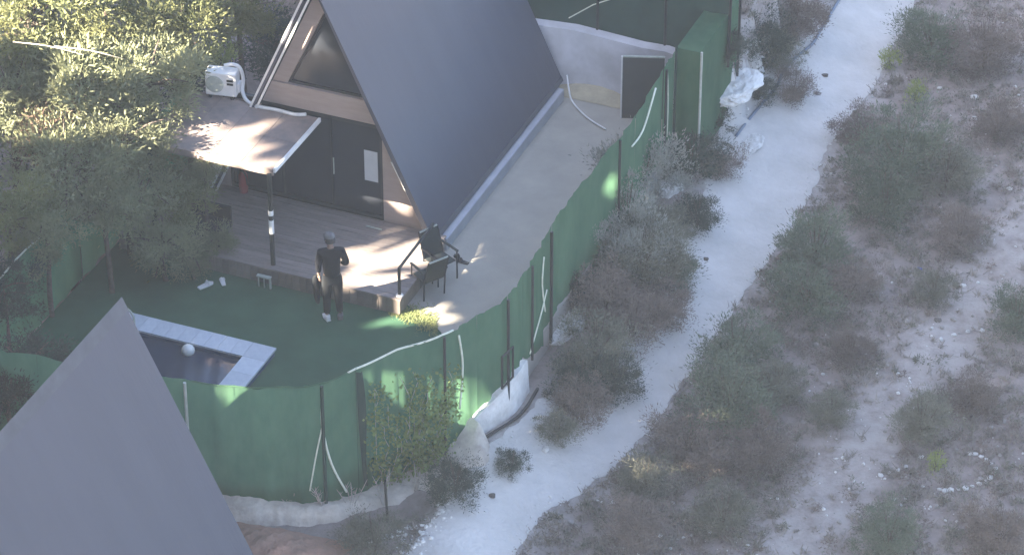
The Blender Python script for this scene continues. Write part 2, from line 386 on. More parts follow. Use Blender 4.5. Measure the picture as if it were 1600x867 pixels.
# ---------------------------------------------------------------- terrace deck
dk = empty('wooden_terrace', uv(0, 0), A, 'low wooden terrace of worn boards in front of the sliding doors', 'terrace')
x0, x1, y0, y1, zt = -4.3, 1.32, -2.22, -.01, .35
nb = 16; bw = (y1-y0)/nb
for k in range(nb):
    m = MB(); ya = y0+bw*k; m.box((x0, ya+.004, zt-.035), (x1-(.22*max(0, (ya+bw)-(-.35))), ya+bw-.004, zt+random.uniform(-.003, .003)))
    m.build('deck_board', M_deck, dk)
ns = 40; sw = (x1-.02-x0)/ns
sk = [MB().box((0, 0, 0), (sw-.008, .022, zt-.05)).mesh('skirt_board', M_skirt) for _ in range(1)][0]
for k in range(ns):
    o = link('skirt_board', sk, dk, (x0+sw*k, y0+.03+random.uniform(-.004, .004), .005))
for k in range(14):
    o = link('skirt_board', sk, dk, (x1-.03, y0+.07+sw*k, .005)); o.rotation_euler.z = R(90)
jm = MB()
for k in range(7): jm.box((x0+.1+k*.86, y0+.07, .02), (x0+.18+k*.86, y1, zt-.037))
jm.build('joist', M_skirt, dk)

# handrail at the right side of the terrace
hr = empty('handrail', uv(1.25, -2.1, zt), A, 'low dark metal handrail on the right edge of the terrace', 'handrail')
m = MB(); m.tube([(0, 0, 0), (0, 0, .52)], .03, 8); m.build('post', M_post, hr)
m = MB(); m.tube(smoothpath([(0, -.005, .50), (0, .03, .55), (-.0, .12, .58), (-.02, 1.55, .57)], 5), .028, 8); m.build('rail', M_post, hr, smooth=True)
m = MB(); m.tube([(-.02, 1.5, 0), (-.02, 1.5, .57)], .025, 8); m.build('post', M_post, hr)
m = MB(); m.lathe([(.07, 0), (.07, .015), (.035, .03)], 10); m.build('foot_plate', M_white, hr)

# ---------------------------------------------------------------- canopy over the terrace
cp = empty('terrace_canopy', uv(0, 0), A, 'flat board canopy over the left half of the terrace', 'canopy')
cx0, cx1, cy0, cy1 = -3.75, -1.18, -1.98, -.12
npn = 4
for k in range(npn):
    for j in range(2):
        a = cx0+(cx1-cx0)*k/npn; b = cx0+(cx1-cx0)*(k+1)/npn; c = cy0+(cy1-cy0)*j/2; d = cy0+(cy1-cy0)*(j+1)/2
        z = 2.30+random.uniform(-.006, .006)
        m = MB(); m.box((a+.003, c+.003, z), (b-.003, d-.003, z+.035)); m.build('roof_panel', M_canopy, cp)
m = MB()
for k in range(5): xx = cx0+.06+(cx1-cx0-.16)*k/4; m.box((xx, cy0+.05, 2.20), (xx+.05, cy1, 2.292))
m.build('rafter', M_skirt, cp)
m = MB(); m.box((cx0, cy0-.035, 2.2), (cx1, cy0-.002, 2.33)); m.build('fascia', M_canopy, cp)
m = MB(); m.box((cx1+.002, cy0-.03, 2.27), (cx1+.045, cy1-.02, 2.352)); m.build('edge_flashing', M_white, cp)
m = MB(); m.tube([(-1.24, -2.06, .0), (-1.24, -2.06, 2.25)], .045, 8); po = m.build('post', M_post, cp)
for za, zb in ((1.02, 1.30), (1.40, 1.50), (-.0, .10)):
    q = MB(); q.tube([(-1.24, -2.06, za), (-1.24, -2.06, zb)], .05, 8); q.build('white_band', M_white, po)
m = MB(); m.tube([(-3.6, -2.06, .0), (-3.6, -2.06, 2.25)], .045, 8); m.build('post', M_post, cp)
m = MB()
for xx in (-1.42, -1.31): m.box((xx, -2.34, .0), (xx+.02, -2.32, .22))
m.box((-1.44, -2.36, .22), (-1.17, -2.28, .245)); m.box((-1.2, -2.34, 0), (-1.17, -2.30, .22)); m.build('base_bracket', M_pale, po)

# air conditioner on the canopy, with its white hose
ac_l = at(349, 148, 2.34)
ac = empty('air_conditioner', ac_l, R(-12), 'white outdoor air conditioning unit standing on the canopy', 'air conditioner')
m = MB(); m.box((-.29, -.14, .05), (.29, .14, .52)); m.build('casing', M_white, ac, bevel=.02)
m = MB(); m.lathe([(.17, 0), (.17, .012), (.15, .018), (.05, .02)], 20); o = m.build('fan_grille', M_pale, ac); o.location = (-.11, -.142, .29); o.rotation_euler = (R(90), 0, 0)
for zz in (.36, .29):
    m = MB(); m.box((.12, -.147, zz), (.24, -.141, zz+.045)); m.build('vent', M_black, ac)
m = MB(); m.box((.292, -.08, .12), (.34, .08, .3)); m.build('valve_cover', M_white, ac, bevel=.01)
for xx in (-.24, .18):
    m = MB(); m.box((xx, -.15, 0), (xx+.06, .15, .05)); m.build('foot', M_black, ac)
hp = smoothpath([at(350, 103, 2.93), at(364, 101, 2.95), at(375, 107, 2.88), at(380, 124, 2.65), at(379, 143, 2.46), at(386, 158, 2.37), at(402, 166, 2.365), at(432, 172, 2.365), at(460, 179, 2.365), at(478, 179, 2.40)], 6)
m = MB(); m.tube(hp, .035, 8); tag(m.build('insulated_pipe', M_white, smooth=True), 'white insulated pipe curling from the air conditioner along the canopy', 'pipe')

# ---------------------------------------------------------------- pool
pr_, pb, pl, pf = -.18, -4.13, -3.1, -6.85; cw = .44; zc = .16
pool = empty('swimming_pool', uv(0, 0), A, 'small raised pool with pale coping and dark blue water', 'pool')
m = MB()
for (a, b, c, d) in ((pl, pb-.06, pr_-.03, pb-.03), (pr_-.06, pf, pr_-.03, pb-.06), (pl, pf+.03, pr_-.06, pf+.06), (pl, pf+.06, pl+.03, pb-.06)):
    m.box((a, b, .001), (c, d, zc-.04))
m.build('outer_wall', M_poolw, pool)
tl = MB().box((-.5, -.5, -.04), (.5, .5, 0)).mesh('coping_tile', M_tile)
def tile(xa, xb, ya, yb):
    o = link('coping_tile', tl, pool, ((xa+xb)/2, (ya+yb)/2, zc+random.uniform(-.0015, .0015))); o.scale = (xb-xa-.006, yb-ya-.006, 1)
nt_ = 8; L_ = pr_-cw-pl-cw
for k in range(nt_):
    tile(pl+cw+L_*k/nt_, pl+cw+L_*(k+1)/nt_, pb-cw, pb); tile(pl+cw+L_*k/nt_, pl+cw+L_*(k+1)/nt_, pf, pf+cw)
for k in range(4):
    W_ = pb-pf-2*cw; tile(pr_-cw, pr_, pf+cw+W_*k/4, pf+cw+W_*(k+1)/4); tile(pl, pl+cw, pf+cw+W_*k/4, pf+cw+W_*(k+1)/4)
for xa in (pl, pr_-cw):
    for ya in (pf, pb-cw): tile(xa, xa+cw, ya, ya+cw)
m = MB(); ix0, ix1, iy0, iy1 = pl+cw, pr_-cw, pf+cw, pb-cw
m.box((ix0-.05, iy1+.002, .001), (ix1+.05, iy1+.03, zc-.042)); m.box((ix1+.002, iy0, .001), (ix1+.03, iy1, zc-.042)); m.box((ix0-.03, iy0, .001), (ix0-.002, iy1, zc-.042)); m.box((ix0-.05, iy0-.03, .001), (ix1+.05, iy0-.002, zc-.042))
m.build('inner_wall', M_poolw, pool)
m = MB()
gxn, gyn = 30, 20
m.add([(ix0+(ix1-ix0)*i/gxn, iy0+(iy1-iy0)*j/gyn, .055+.004*math.sin(i*1.3+j*.7)) for j in range(gyn+1) for i in range(gxn+1)],
      [(j*(gxn+1)+i, j*(gxn+1)+i+1, (j+1)*(gxn+1)+i+1, (j+1)*(gxn+1)+i) for j in range(gyn) for i in range(gxn)])
m.build('water', M_water, pool, smooth=True)
bp = at(294, 547, .12)
bm = MB(); bm.lathe([(.11*math.sin(t), -.11*math.cos(t)) for t in [math.pi*k/12 for k in range(13)]], 18)
b = bm.build('floating_ball', M_white, smooth=True, loc=bp); tag(b, 'white ball floating on the pool water', 'ball')
bb = MB(); bb.tube([(.112*math.cos(k*math.pi/12), .112*math.sin(k*math.pi/12), .0) for k in range(25)], .006, 6, cap=False); o = bb.build('seam', M_pale, b); o.rotation_euler = (R(50), R(20), 0)
prl = at(213, 548, .16)
ra = MB(); ra.tube(smoothpath([(0, 0, 0), (0, 0, .55), (-.01, .02, .72), (-.10, .05, .84), (-.2, .09, .80), (-.25, .12, .68)], 5), .02, 8)
rl = empty('pool_rail', prl, 0, 'slim curved rail standing at the pool edge by the roof tip', 'rail')
ra.build('bent_tube', M_pale, rl, smooth=True); q = MB(); q.lathe([(.05, 0), (.05, .012), (.025, .02)], 10); q.build('base_flange', M_pale, rl)

# ---------------------------------------------------------------- fences
def fence_panel(name, a, b, za, zb_, wa, wb, m, parent, n=14, rows=8, sag=.03, amp=.018, ph=0.0, curve=None):
    """one span of net from post a to post b; za.. top, wa.. bottom heights"""
    d = (b-a); nrm = Vector((d.y, -d.x, 0)).normalized(); vs = []; fs = []
    for i in range(n+1):
        t = i/n; p = curve[i] if curve else a+d*t
        zt = za+(zb_-za)*t-sag*math.sin(math.pi*t)+.008*math.sin(t*17+ph); zl = wa+(wb-wa)*t+.03*math.sin(t*13+ph*2)
        for j in range(rows+1):
            s = j/rows; e = amp*(math.sin(t*9+ph+s*1.2)+.6*math.sin(t*23+ph*3-s*2)+.4*math.sin(s*7+t*5+ph))*math.sin(math.pi*min(1, max(.12, t)))
            q = p+nrm*e; vs.append((q.x, q.y, zl+(zt-zl)*s))
    for i in range(n):
        for j in range(rows): b_ = i*(rows+1)+j; fs.append((b_, b_+rows+1, b_+rows+2, b_+1))
    me = bpy.data.meshes.new(name); me.from_pydata(vs, [], fs); me.materials.append(m)
    me.polygons.foreach_set('use_smooth', [True]*len(me.polygons)); o = link(name, me, parent)
    return o
# front and right fence (footprint measured along its top edge)
FP = [(-4.45, -7.95, 1.75, -.55), (-3.6, -8.0, 1.8, -.55), (-2.6, -8.0, 1.9, -.55), (-1.2, -7.97, 2.0, -.5), (.05, -7.8, 2.0, -.35), (.84, -7.66, 2.0, -.28), (1.56, -7.38, 2.0, -.40), (2.1, -7.07, 2.0, -.46), (2.45, -6.48, 2.0, -.60), (2.86, -5.72, 2.0, -.66),
      (3.37, -5.06, 2.0, -.48), (3.68, -4.32, 2.0, .03), (3.93, -3.6, 2.0, .28), (3.93, -2.94, 2.0, .26), (3.88, -2.23, 2.0, -.1), (3.80, -1.29, 2.0, -.35), (3.79, -.24, 2.0, -.4), (3.82, 1.36, 2.0, -.4), (3.85, 2.67, 2.0, -.4), (3.74, 4.42, 2.0, -.4), (3.74, 5.05, 2.05, -.4)]
ff = empty('green_mesh_fence', uv(2.4, -6.6, -.6), 0, 'tall green mesh fence curving round the lawn, pool and concrete path', 'fence')
ffo = ff.location.copy()
sm = smoothpath([Vector((p[0], p[1], 0)) for p in FP], 10)
topcurve = []
for i in range(len(FP)-1):
    a, b = FP[i], FP[i+1]
    cur = [uv(q.x, q.y)-Vector((ffo.x, ffo.y, 0)) for q in sm[i*10:i*10+11]]
    o = fence_panel('net_panel', cur[0], cur[-1], a[2]-ffo.z, b[2]-ffo.z, a[3]-ffo.z, b[3]-ffo.z, M_fab, ff, n=10, rows=10, sag=.02+.015*(i % 3), amp=.026, ph=i*1.7, curve=cur)
def fpoint(s):
    """s in span units -> world footprint, top, bottom"""
    i = int(min(s, len(FP)-2)); t = s-i; q = sm[min(len(sm)-1, int(round(s*10)))]
    a, b = FP[i], FP[i+1]; return uv(q.x, q.y), a[2]+(b[2]-a[2])*t, a[3]+(b[3]-a[3])*t
def outward(s):
    p = fpoint(max(0, s-.2))[0]; q = fpoint(min(len(FP)-1.01, s+.2))[0]; d = (q-p).normalized(); return Vector((d.y, -d.x, 0))
for s, m_, r, zlo in ((4.05, M_pale, .028, None), (7.05, M_fabd, .03, None), (10.0, M_post, .025, None), (11.9, M_post, .028, -.7), (14.8, M_post, .03, None), (13.5, M_post, .024, None), (17.3, M_post, .026, None), (19.0, M_post, .026, None), (1.0, M_post, .03, None), (2.6, M_post, .03, None)):
    p, zt, zb = fpoint(s); p = p+outward(s)*.07-ffo; zl = (zb-.05 if zlo is None else zlo)-ffo.z
    q = MB(); q.tube([(p.x, p.y, zl), (p.x, p.y, zt-.02-ffo.z)], r, 7); q.build('post', m_, ff)
# short brace of bent tube at the wall, and ropes tied to the outside
p, zt, zb = fpoint(11.75); o1 = outward(11.75)*.12
q = MB(); pa = fpoint(11.6)[0]+o1-ffo; pb_ = fpoint(12.05)[0]+o1-ffo
q.tube([(pa.x, pa.y, .95-ffo.z), (pa.x, pa.y, .3-ffo.z), (pb_.x, pb_.y, .38-ffo.z), (pb_.x, pb_.y, 1.0-ffo.z), (pa.x, pa.y, .95-ffo.z)], .022, 6); q.build('brace_frame', M_post, ff)
def rope(pts, r=.016):
    q = MB(); q.tube([Vector(p)-ffo for p in smoothpath(pts, 5)], r, 6); q.build('rope', M_rope, ff, smooth=True)
def onf(s, z, out=.05): p = fpoint(s)[0]+outward(s)*out; return Vector((p.x, p.y, z))
rope([onf(7.0, 1.62), onf(7.05, 1.1), onf(7.25, .35), onf(7.55, -.35)], .02)
rope([onf(7.02, 1.2), onf(6.8, .6), onf(6.6, -.1)], .013)
rope([onf(10.45, 1.85), onf(10.5, 1.2), onf(10.42, .35)], .018)
rope([onf(14.35, 1.7), onf(14.3, 1.2), onf(14.5, .5)], .014); rope([onf(14.6, .9), onf(14.2, .6), onf(13.4, .2)], .013)
rope([onf(18.6, 1.95), onf(18.2, 1.5), onf(17.75, 1.5)], .018); rope([onf(19.1, 1.9), onf(19.25, 1.2), onf(19.15, .4)], .012)
# pale cord stitched along the top edge
top = []
for k in range(78, 104):
    s = k/10; p, zt, _ = fpoint(s); top.append(Vector((p.x, p.y, zt-.015-.02*math.sin(math.pi*(s % 1))))-ffo)
q = MB(); q.tube(top, .018, 6); q.build('top_cord', M_rope, ff, smooth=True)
top = []
for k in range(41, 79, 1):
    s = k/10; p, zt, _ = fpoint(s); top.append(Vector((p.x, p.y, zt-.012-.02*math.sin(math.pi*(s % 1))))-ffo)
q = MB(); q.tube(top, .012, 6); q.build('top_hem', M_fab, ff, smooth=True)
# folded flap of net hanging over the outside
p = onf(8.05, 0, .05)-ffo; d = (fpoint(8.4)[0]-fpoint(8.05)[0]).normalized()
q = MB(); prof = []
for j in range(9):
    s = j/8; z = 1.96-2.35*s-ffo.z; wdt = .10+.05*math.sin(s*5); off = -.02+.10*s*s
    prof.append((p+d*(off)+outward(8.05)*.0, p+d*(off+wdt)+outward(8.05)*.035, z))
vs_ = []
for a_, b_, z in prof: vs_ += [(a_.x, a_.y, z), ((a_.x+b_.x)/2+outward(8.05).x*.05, (a_.y+b_.y)/2+outward(8.05).y*.05, z), (b_.x, b_.y, z)]
q.add(vs_, [(3*i+k, 3*i+k+1, 3*i+k+4, 3*i+k+3) for i in range(8) for k in range(2)]); q.build('folded_flap', M_fabd, ff, smooth=True)

# left fence, seen from the inside
lf = empty('green_mesh_fence', uv(-4.45, -4, 0), 0, 'shorter green mesh fence on the far left of the lawn under the trees', 'fence')
lo = lf.location.copy()
LP = [(-4.45, -7.9), (-4.45, -6.3), (-4.45, -4.8), (-4.45, -3.3), (-4.45, -1.8), (-4.45, -.3), (-4.45, 1.2)]
for i in range(len(LP)-1):
    a = uv(*LP[i])-lo; b = uv(*LP[i+1])-lo
    fence_panel('net_panel', a, b, 1.7, 1.7, .0, .0, M_fab, lf, sag=.04, amp=.02, ph=i*2.3)
    q = MB(); pp = a-U*.05; q.tube([(pp.x, pp.y, -.1), (pp.x, pp.y, 1.72)], .028, 7); q.build('post', M_pale, lf)
q = MB(); q.tube([uv(-4.45, -7.9+.4*k, 1.69-.03*math.sin(k*1.7))-lo for k in range(20)], .016, 6); q.build('top_cord', M_rope, lf, smooth=True)

# back wall with the dark fence on it
wb = MB(); wpts = [(-4.0, .9), (-1.0, 1.1), (0.6, 1.22), (1.2, 1.26), (1.9, 1.22), (2.6, 1.18), (3.1, 1.20), (3.72, 1.10)]
for i in range(len(wpts)-1):
    (ua, za), (ub, zb) = wpts[i], wpts[i+1]
    wb.prism([uv(ua, 6.22, -.4), uv(ub, 6.22, -.4), uv(ub, 6.32, zb), uv(ua, 6.32, za)], V*.25)
tag(wb.build('retaining_wall', M_bwall), 'whitewashed retaining wall behind the concrete path, under the dark fence', 'wall')
bf = empty('dark_mesh_fence', uv(0, 6.55, 1), 0, 'dark green mesh fence standing above the whitewashed back wall', 'fence'); bo = bf.location.copy()
for i, (ua, ub) in enumerate(((-4.2, -2.2), (-2.2, -.2), (-.2, 1.6), (1.6, 3.0), (3.0, 4.3))):
    fence_panel('net_panel', uv(ua, 6.62)-bo, uv(ub, 6.62)-bo, 2.2, 2.2, .05, .05, M_fabd, bf, ph=i*1.9, amp=.02)
    pp = uv(ub, 6.56)-bo; q = MB(); q.tube([(pp.x, pp.y, .0), (pp.x, pp.y, 2.25)], .028, 7); q.build('post', M_post, bf)
q = MB(); q.tube([uv(1.0, 6.58, 1.35)-bo, uv(1.5, 6.58, 1.75)-bo, uv(2.3, 6.58, 2.2)-bo], .012, 6); q.build('rope', M_rope, bf)

# net-covered enclosure at the bend of the fence
ge = empty('net_covered_enclosure', uv(4.0, 6.0, 0), A, 'narrow box-like enclosure wrapped in green mesh at the bend of the fence', 'enclosure')
def grid_face(a, b, c, d, name, m_, n=8, amp=.012, ph=0):
    a, b, c, d = map(Vector, (a, b, c, d)); nr = (b-a).cross(d-a).normalized(); vs = []; fs = []
    for i in range(n+1):
        for j in range(n+1):
            s, t = i/n, j/n; p = (a*(1-s)+b*s)*(1-t)+(d*(1-s)+c*s)*t
            e = amp*(math.sin(s*8+ph+t*3)+math.sin(t*9-s*4+ph))*math.sin(math.pi*s)*math.sin(math.pi*t); vs.append(tuple(p+nr*e))
    for i in range(n):
        for j in range(n): q = i*(n+1)+j; fs.append((q, q+n+1, q+n+2, q+1))
    me = bpy.data.meshes.new(name); me.from_pydata(vs, [], fs); me.materials.append(m_); me.polygons.foreach_set('use_smooth', [True]*len(me.polygons)); return link(name, me, ge)
ex0, ex1, ey0, ey1, ez0, ez1 = -.24, .24, -.92, 1.25, -.3, 2.1
grid_face((ex0, ey0, ez1), (ex1, ey0, ez1), (ex1, ey1, ez1), (ex0, ey1, ez1), 'net_top', M_fab, ph=1)
grid_face((ex0, ey0, ez0), (ex1, ey0, ez0), (ex1, ey0, ez1), (ex0, ey0, ez1), 'net_panel', M_fab, ph=2)
grid_face((ex1, ey0, ez0), (ex1, ey1, ez0), (ex1, ey1, ez1), (ex1, ey0, ez1), 'net_panel', M_fab, ph=3)
grid_face((ex0, ey1, ez0), (ex0, ey0, ez0), (ex0, ey0, ez1), (ex0, ey1, ez1), 'net_panel', M_fab, ph=4)
for xx, yy, mm in ((ex0, ey0, M_fabd), (ex1+.03, ey0-.02, M_pale), (ex1+.03, ey1, M_post), (ex0, ey1, M_post)):
    q = MB(); q.tube([(xx, yy, ez0-.2), (xx, yy, ez1+.02)], .025, 7); q.build('post', mm, ge)
pl_ = gat(1122, 80); q = MB(); q.tube([(0, 0, -.1), (0, 0, 2.6)], .03, 8)
pole = empty('fence_pole', pl_, 0, 'tall pale pole right of the net-covered enclosure', 'pole'); q.build('shaft', M_pale, pole)
q = MB(); q.lathe([(.04, 2.6), (.04, 2.63), (.01, 2.66)], 8); q.build('pole_cap', M_post, pole)

# retaining wall under the right fence
rw = MB(); prevp = None
for k in range(106, 132):
    s = k/10; p, zt, zb = fpoint(s); o_ = outward(s); top_ = zb-.015
    a = p+o_*.075; b = p+o_*.16; e_ = p-o_*.1
    cur = [(e_.x, e_.y, top_), (a.x, a.y, top_), (b.x, b.y, -1.1), (e_.x, e_.y, -1.1)]
    rw.v += cur
nk = len(rw.v)//4
for i in range(nk-1):
    q = i*4; rw.f += [(q, q+4, q+5, q+1), (q+1, q+5, q+6, q+2), (q+3, q+7, q+4, q)]
rw.f += [(0, 1, 2, 3), (nk*4-1, nk*4-2, nk*4-3, nk*4-4)]
tag(rw.build('retaining_wall', M_wwall), 'white rendered retaining wall under the right-hand green fence', 'wall')
q = MB(); pts = []
for k in range(104, 134, 4):
    s = k/10; p = fpoint(s)[0]+outward(s)*.24; pts.append((p.x, p.y, ground_mesh(p.x, p.y)+.05))
q.tube(smoothpath(pts, 3), .03, 6); tag(q.build('black_pipe', M_black, smooth=True), 'black pipe lying along the foot of the white retaining wall', 'pipe')
# rough footing of the front fence
from mathutils import noise as mnoise
rf = MB(); NR = 9; ks = [3.4+.04*i for i in range(186)]
for s in ks:
    i0 = math.floor(s*10)/10; p = fpoint(i0)[0].lerp(fpoint(min(i0+.1, 20))[0], (s-i0)*10); _, zt, zb = fpoint(s); o_ = outward(s)
    for j in range(NR+1):
        t = j/NR; off = -.12+(.62+.75*sstep(7.4, 9.2, s)*(1-sstep(10.2, 10.9, s)))*t**1.1; z = zb+.05-.02*t-.42*sstep(.45, 1, t)-(.6 if j == NR else 0)
        q = p+o_*off; n1 = mnoise.fractal(Vector((q.x*2.2, q.y*2.2, 1.7)), 1.0, 2.0, 5); q = q+o_*(.10*n1*t); rf.v.append((q.x, q.y, z+.07*n1*sstep(.1, .5, t)))
rf.f += [(i*(NR+1)+j, (i+1)*(NR+1)+j, (i+1)*(NR+1)+j+1, i*(NR+1)+j+1) for i in range(len(ks)-1) for j in range(NR)]
tag(rf.build('concrete_footing', M_rough, smooth=True), 'rough beige concrete footing below the curved front of the fence', 'footing')

# dark board leaning by the back wall
bd = empty('sheet_gate', at(1002, 186, 0), R(-3), 'dark grey upright sheet gate between the whitewashed wall and the fence', 'gate')
m = MB(); m.box((-.38, 0, 0), (.42, .04, 1.36)); m.build('sheet', mat('dark panel paint', (.06, .066, .07), (.05, .052, .055), rough=.7, scale=2), bd)
m = MB(); m.box((-.41, -.008, 0), (-.382, .045, 1.37)); m.build('edge_strip', M_white, bd)  # white colour paints the lit line along the sheet's left edge
m = MB(); m.box((-.38, -.008, 1.362), (.42, .045, 1.385)); m.build('edge_strip', M_pale, bd)
# drain pipe at the back corner of the house
m = MB(); m.tube(smoothpath([at(886, 118, .42), at(889, 140, .25), at(895, 160, .06), at(918, 184, .05), at(946, 202, .05)], 6), .017, 7); tag(m.build('drain_pipe', M_white, smooth=True), 'thin white pipe running from the house corner over the concrete', 'pipe')
# low sand heap at the back wall, sunlight put into its ochre colour
m = MB(); cc = at(940, 150, 0)
for i in range(13):
    for j in range(7):
        s, t = i/12, j/6; q = cc+U*(-.9+1.5*s)+V*(-.35+.62*t); m.v.append((q.x, q.y, .008+.16*math.sin(math.pi*min(1, s*1.0))*sstep(0, .6, t)+.012*random.random()))
m.f += [(i*7+j, (i+1)*7+j, (i+1)*7+j+1, i*7+j+1) for i in range(12) for j in range(6)]
o = m.build('sand_heap', mat('sand tinted sunlit ochre', (.42, .37, .27), (.32, .29, .22), rough=1, scale=5, bump=.01), smooth=True); tag(o, 'low heap of sand tinted sunlit ochre against the whitewashed back wall', 'heap')

# blue-grey hose beside the road
m = MB(); m.tube(smoothpath([gat(x, y)+Z*.03 for x, y in ((1330, -30), (1305, 12), (1285, 45), (1268, 72), (1240, 95), (1222, 118), (1212, 140), (1190, 165), (1165, 195), (1150, 215))], 5), .032, 7)
tag(m.build('water_hose', M_hose, smooth=True), 'thin blue-grey hose lying along the left edge of the dirt road', 'hose')

# ---------------------------------------------------------------- vegetation
def leaf_cloud(n, rad, leaf, asp=.35, clumps=40, spread=.2, hollow=.35, flat=1.0, seed=0, up=.3):
    r = np.random.default_rng(seed)
    d = r.normal(size=(clumps, 3)); d /= np.linalg.norm(d, axis=1)[:, None]
    rr = (hollow+(1-hollow)*r.random(clumps)**.6)[:, None]
    bump = 1+.28*np.sin(d[:, :1]*3.1+seed)*np.cos(d[:, 1:2]*2.7+seed*1.3)+.18*np.sin(d[:, 2:3]*5+seed*2.1)
    cc = d*rr*bump; cc[:, 2] = cc[:, 2]*flat
    cs = spread*(.5+r.random(clumps))
    idx = r.integers(0, clumps, n)
    p = cc[idx]+r.normal(size=(n, 3))*cs[idx][:, None]*np.array([1, 1, .75])
    # directions: outwards from the clump and upward
    a = (p-cc[idx])+r.normal(size=(n, 3))*.12+d[idx]*.08; a[:, 2] += up*.25; a /= np.linalg.norm(a, axis=1)[:, None]+1e-9
    b = np.cross(a, r.normal(size=(n, 3))); b /= np.linalg.norm(b, axis=1)[:, None]+1e-9
    ln = leaf*(.6+.8*r.random(n))[:, None]; wd = ln*asp
    p = p*rad
    q = np.stack([p-b*wd*.5, p+a*ln*.5-b*wd*.42, p+a*ln, p+b*wd*.5], axis=1)
    return q
def scatter_sub(clumps, rad, seed, hollow, flat):
    r = np.random.default_rng(seed); d = r.normal(size=(clumps, 3)); d /= np.linalg.norm(d, axis=1)[:, None]
    rr = (hollow+(1-hollow)*r.random(clumps)**.6)[:, None]
    bump = 1+.28*np.sin(d[:, :1]*3.1+seed)*np.cos(d[:, 1:2]*2.7+seed*1.3)+.18*np.sin(d[:, 2:3]*5+seed*2.1)
    c = d*rr*bump; c[:, 2] *= flat; return c*rad
TREE_MESH = {}; 
def crown_mesh(kind, var):
    k = (kind, var)
    if k in TREE_MESH: return TREE_MESH[k]
    m = {'pine': M_pine, 'bluepine': M_pineb, 'brown': M_brown, 'dark': M_darkl}[kind]
    n = {'pine': 9000, 'bluepine': 9000, 'brown': 4200, 'dark': 8000}[kind]
    TREE_MESH[k] = quads_mesh('crown', leaf_cloud(n, 1, .085, .32, 60, .12, .4, .75, seed=31+var*7+len(kind)), m); return TREE_MESH[k]
def trunk_mesh(var, h, bark):
    r = random.Random(var); q = MB()
    q.tube(smoothpath([(0, 0, -h), (.05, .03, -h*.6), (-.03, .06, -h*.2), (.04, 0, .35)], 4), [.085]*3+[.08]*3+[.07]*3+[.055]*2+[.04]*2, 7)
    c = scatter_sub(60, 1, 31+var*7+4, .4, .75)
    for i in range(16):
        e = Vector(c[i*2]); s = Vector((.0, .03, -.35+.5*r.random())); mid = (s+e)*.5+Vector((0, 0, .1))
        q.tube(smoothpath([s, mid, e], 3), [.035, .03, .026, .022, .018, .012, .006], 5)
    return q.mesh('trunk', bark, True)
def tree(px, py, zc, R_, kind, label, var, bark=None, group=None, sz=1.0):
    p = at(px, py, zc); gz = ground_mesh(p.x, p.y)
    t = empty('pine_tree' if kind in ('pine', 'bluepine') else ('dead_pine_tree' if kind == 'brown' else 'evergreen_tree'), (p.x, p.y, gz), random.uniform(0, 6.28), label, 'tree', group)
    c = link('crown', crown_mesh(kind, var % 4), t, (0, 0, zc-gz)); c.scale = (R_, R_, R_*sz)
    tr = link('trunk', trunk_mesh(var, (zc-gz)/R_+.1, bark or M_bark), t, (0, 0, zc-gz)); tr.scale = (R_, R_, R_)
    return t
TREES = [
 (45, 40, 3.4, 1.25, 'pine', 'sunlit pine in the very top left corner of the picture'),
 (165, 45, 3.2, 1.15, 'pine', 'second yellow-green pine along the top edge, right of the corner pine'),
 (285, 45, 3.0, 1.0, 'pine', 'yellow-lit pine above the canopy, left of the dark gap'),
 (372, 22, 2.6, .75, 'pine', 'pine at the top edge nearest the left slope of the A-frame house'),
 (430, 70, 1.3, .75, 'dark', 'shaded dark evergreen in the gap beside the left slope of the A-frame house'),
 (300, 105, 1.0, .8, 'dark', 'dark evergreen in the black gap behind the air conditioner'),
 (235, 135, 2.8, 1.05, 'bluepine', 'blue-green pine just left of the air conditioner'),
 (130, 140, 2.9, 1.23, 'bluepine', 'blue-green pine above the dead brown tree'),
 (20, 150, 2.8, 1.05, 'bluepine', 'blue-green pine at the left edge above the dead brown tree'),
 (75, 205, 2.3, .8, 'brown', 'dead brown pine among the green trees on the left'),
 (195, 225, 2.3, 0.99, 'bluepine', 'pale blue-green pine right of the dead brown tree'),
 (105, 270, 2.3, 1.05, 'bluepine', 'blue-green pine below the dead brown tree, above the left fence'),
 (12, 335, 2.2, .75, 'pine', 'yellowish pine at the left edge below the dead brown tree'),
 (222, 305, 1.5, 0.84, 'bluepine', 'loose pine reaching over the left end of the terrace'),
 (292, 310, 1.25, .58, 'pine', 'small pine in front of the canopy corner'),
 (255, 385, .75, 0.64, 'bluepine', 'low bushy pine at the lawn edge below the terrace'),
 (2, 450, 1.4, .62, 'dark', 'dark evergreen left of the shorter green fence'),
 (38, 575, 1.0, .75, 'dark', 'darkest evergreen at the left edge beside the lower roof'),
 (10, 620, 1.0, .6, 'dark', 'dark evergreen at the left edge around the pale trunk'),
 (165, 318, 1.9, 0.64, 'bluepine', 'loose pine whose foliage hangs over the shorter green fence'),
 (340, 372, .6, 0.37, 'bluepine', 'small leafy sapling in front of the brown terrace boards'),
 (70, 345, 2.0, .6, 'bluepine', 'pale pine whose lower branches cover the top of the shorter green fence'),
 (52, 405, 1.2, .5, 'bluepine', 'low pine foliage in front of the far left net panels'),
 (320, 255, 2.0, .42, 'bluepine', 'slim sapling touching the front left corner of the canopy'),
 (300, 400, .5, .42, 'bluepine', 'low leafy growth along the left end of the terrace front'),
]
for i, (px, py, zc_, R_, kd_, lb) in enumerate(TREES): tree(px, py, zc_, R_, kd_, lb, i)
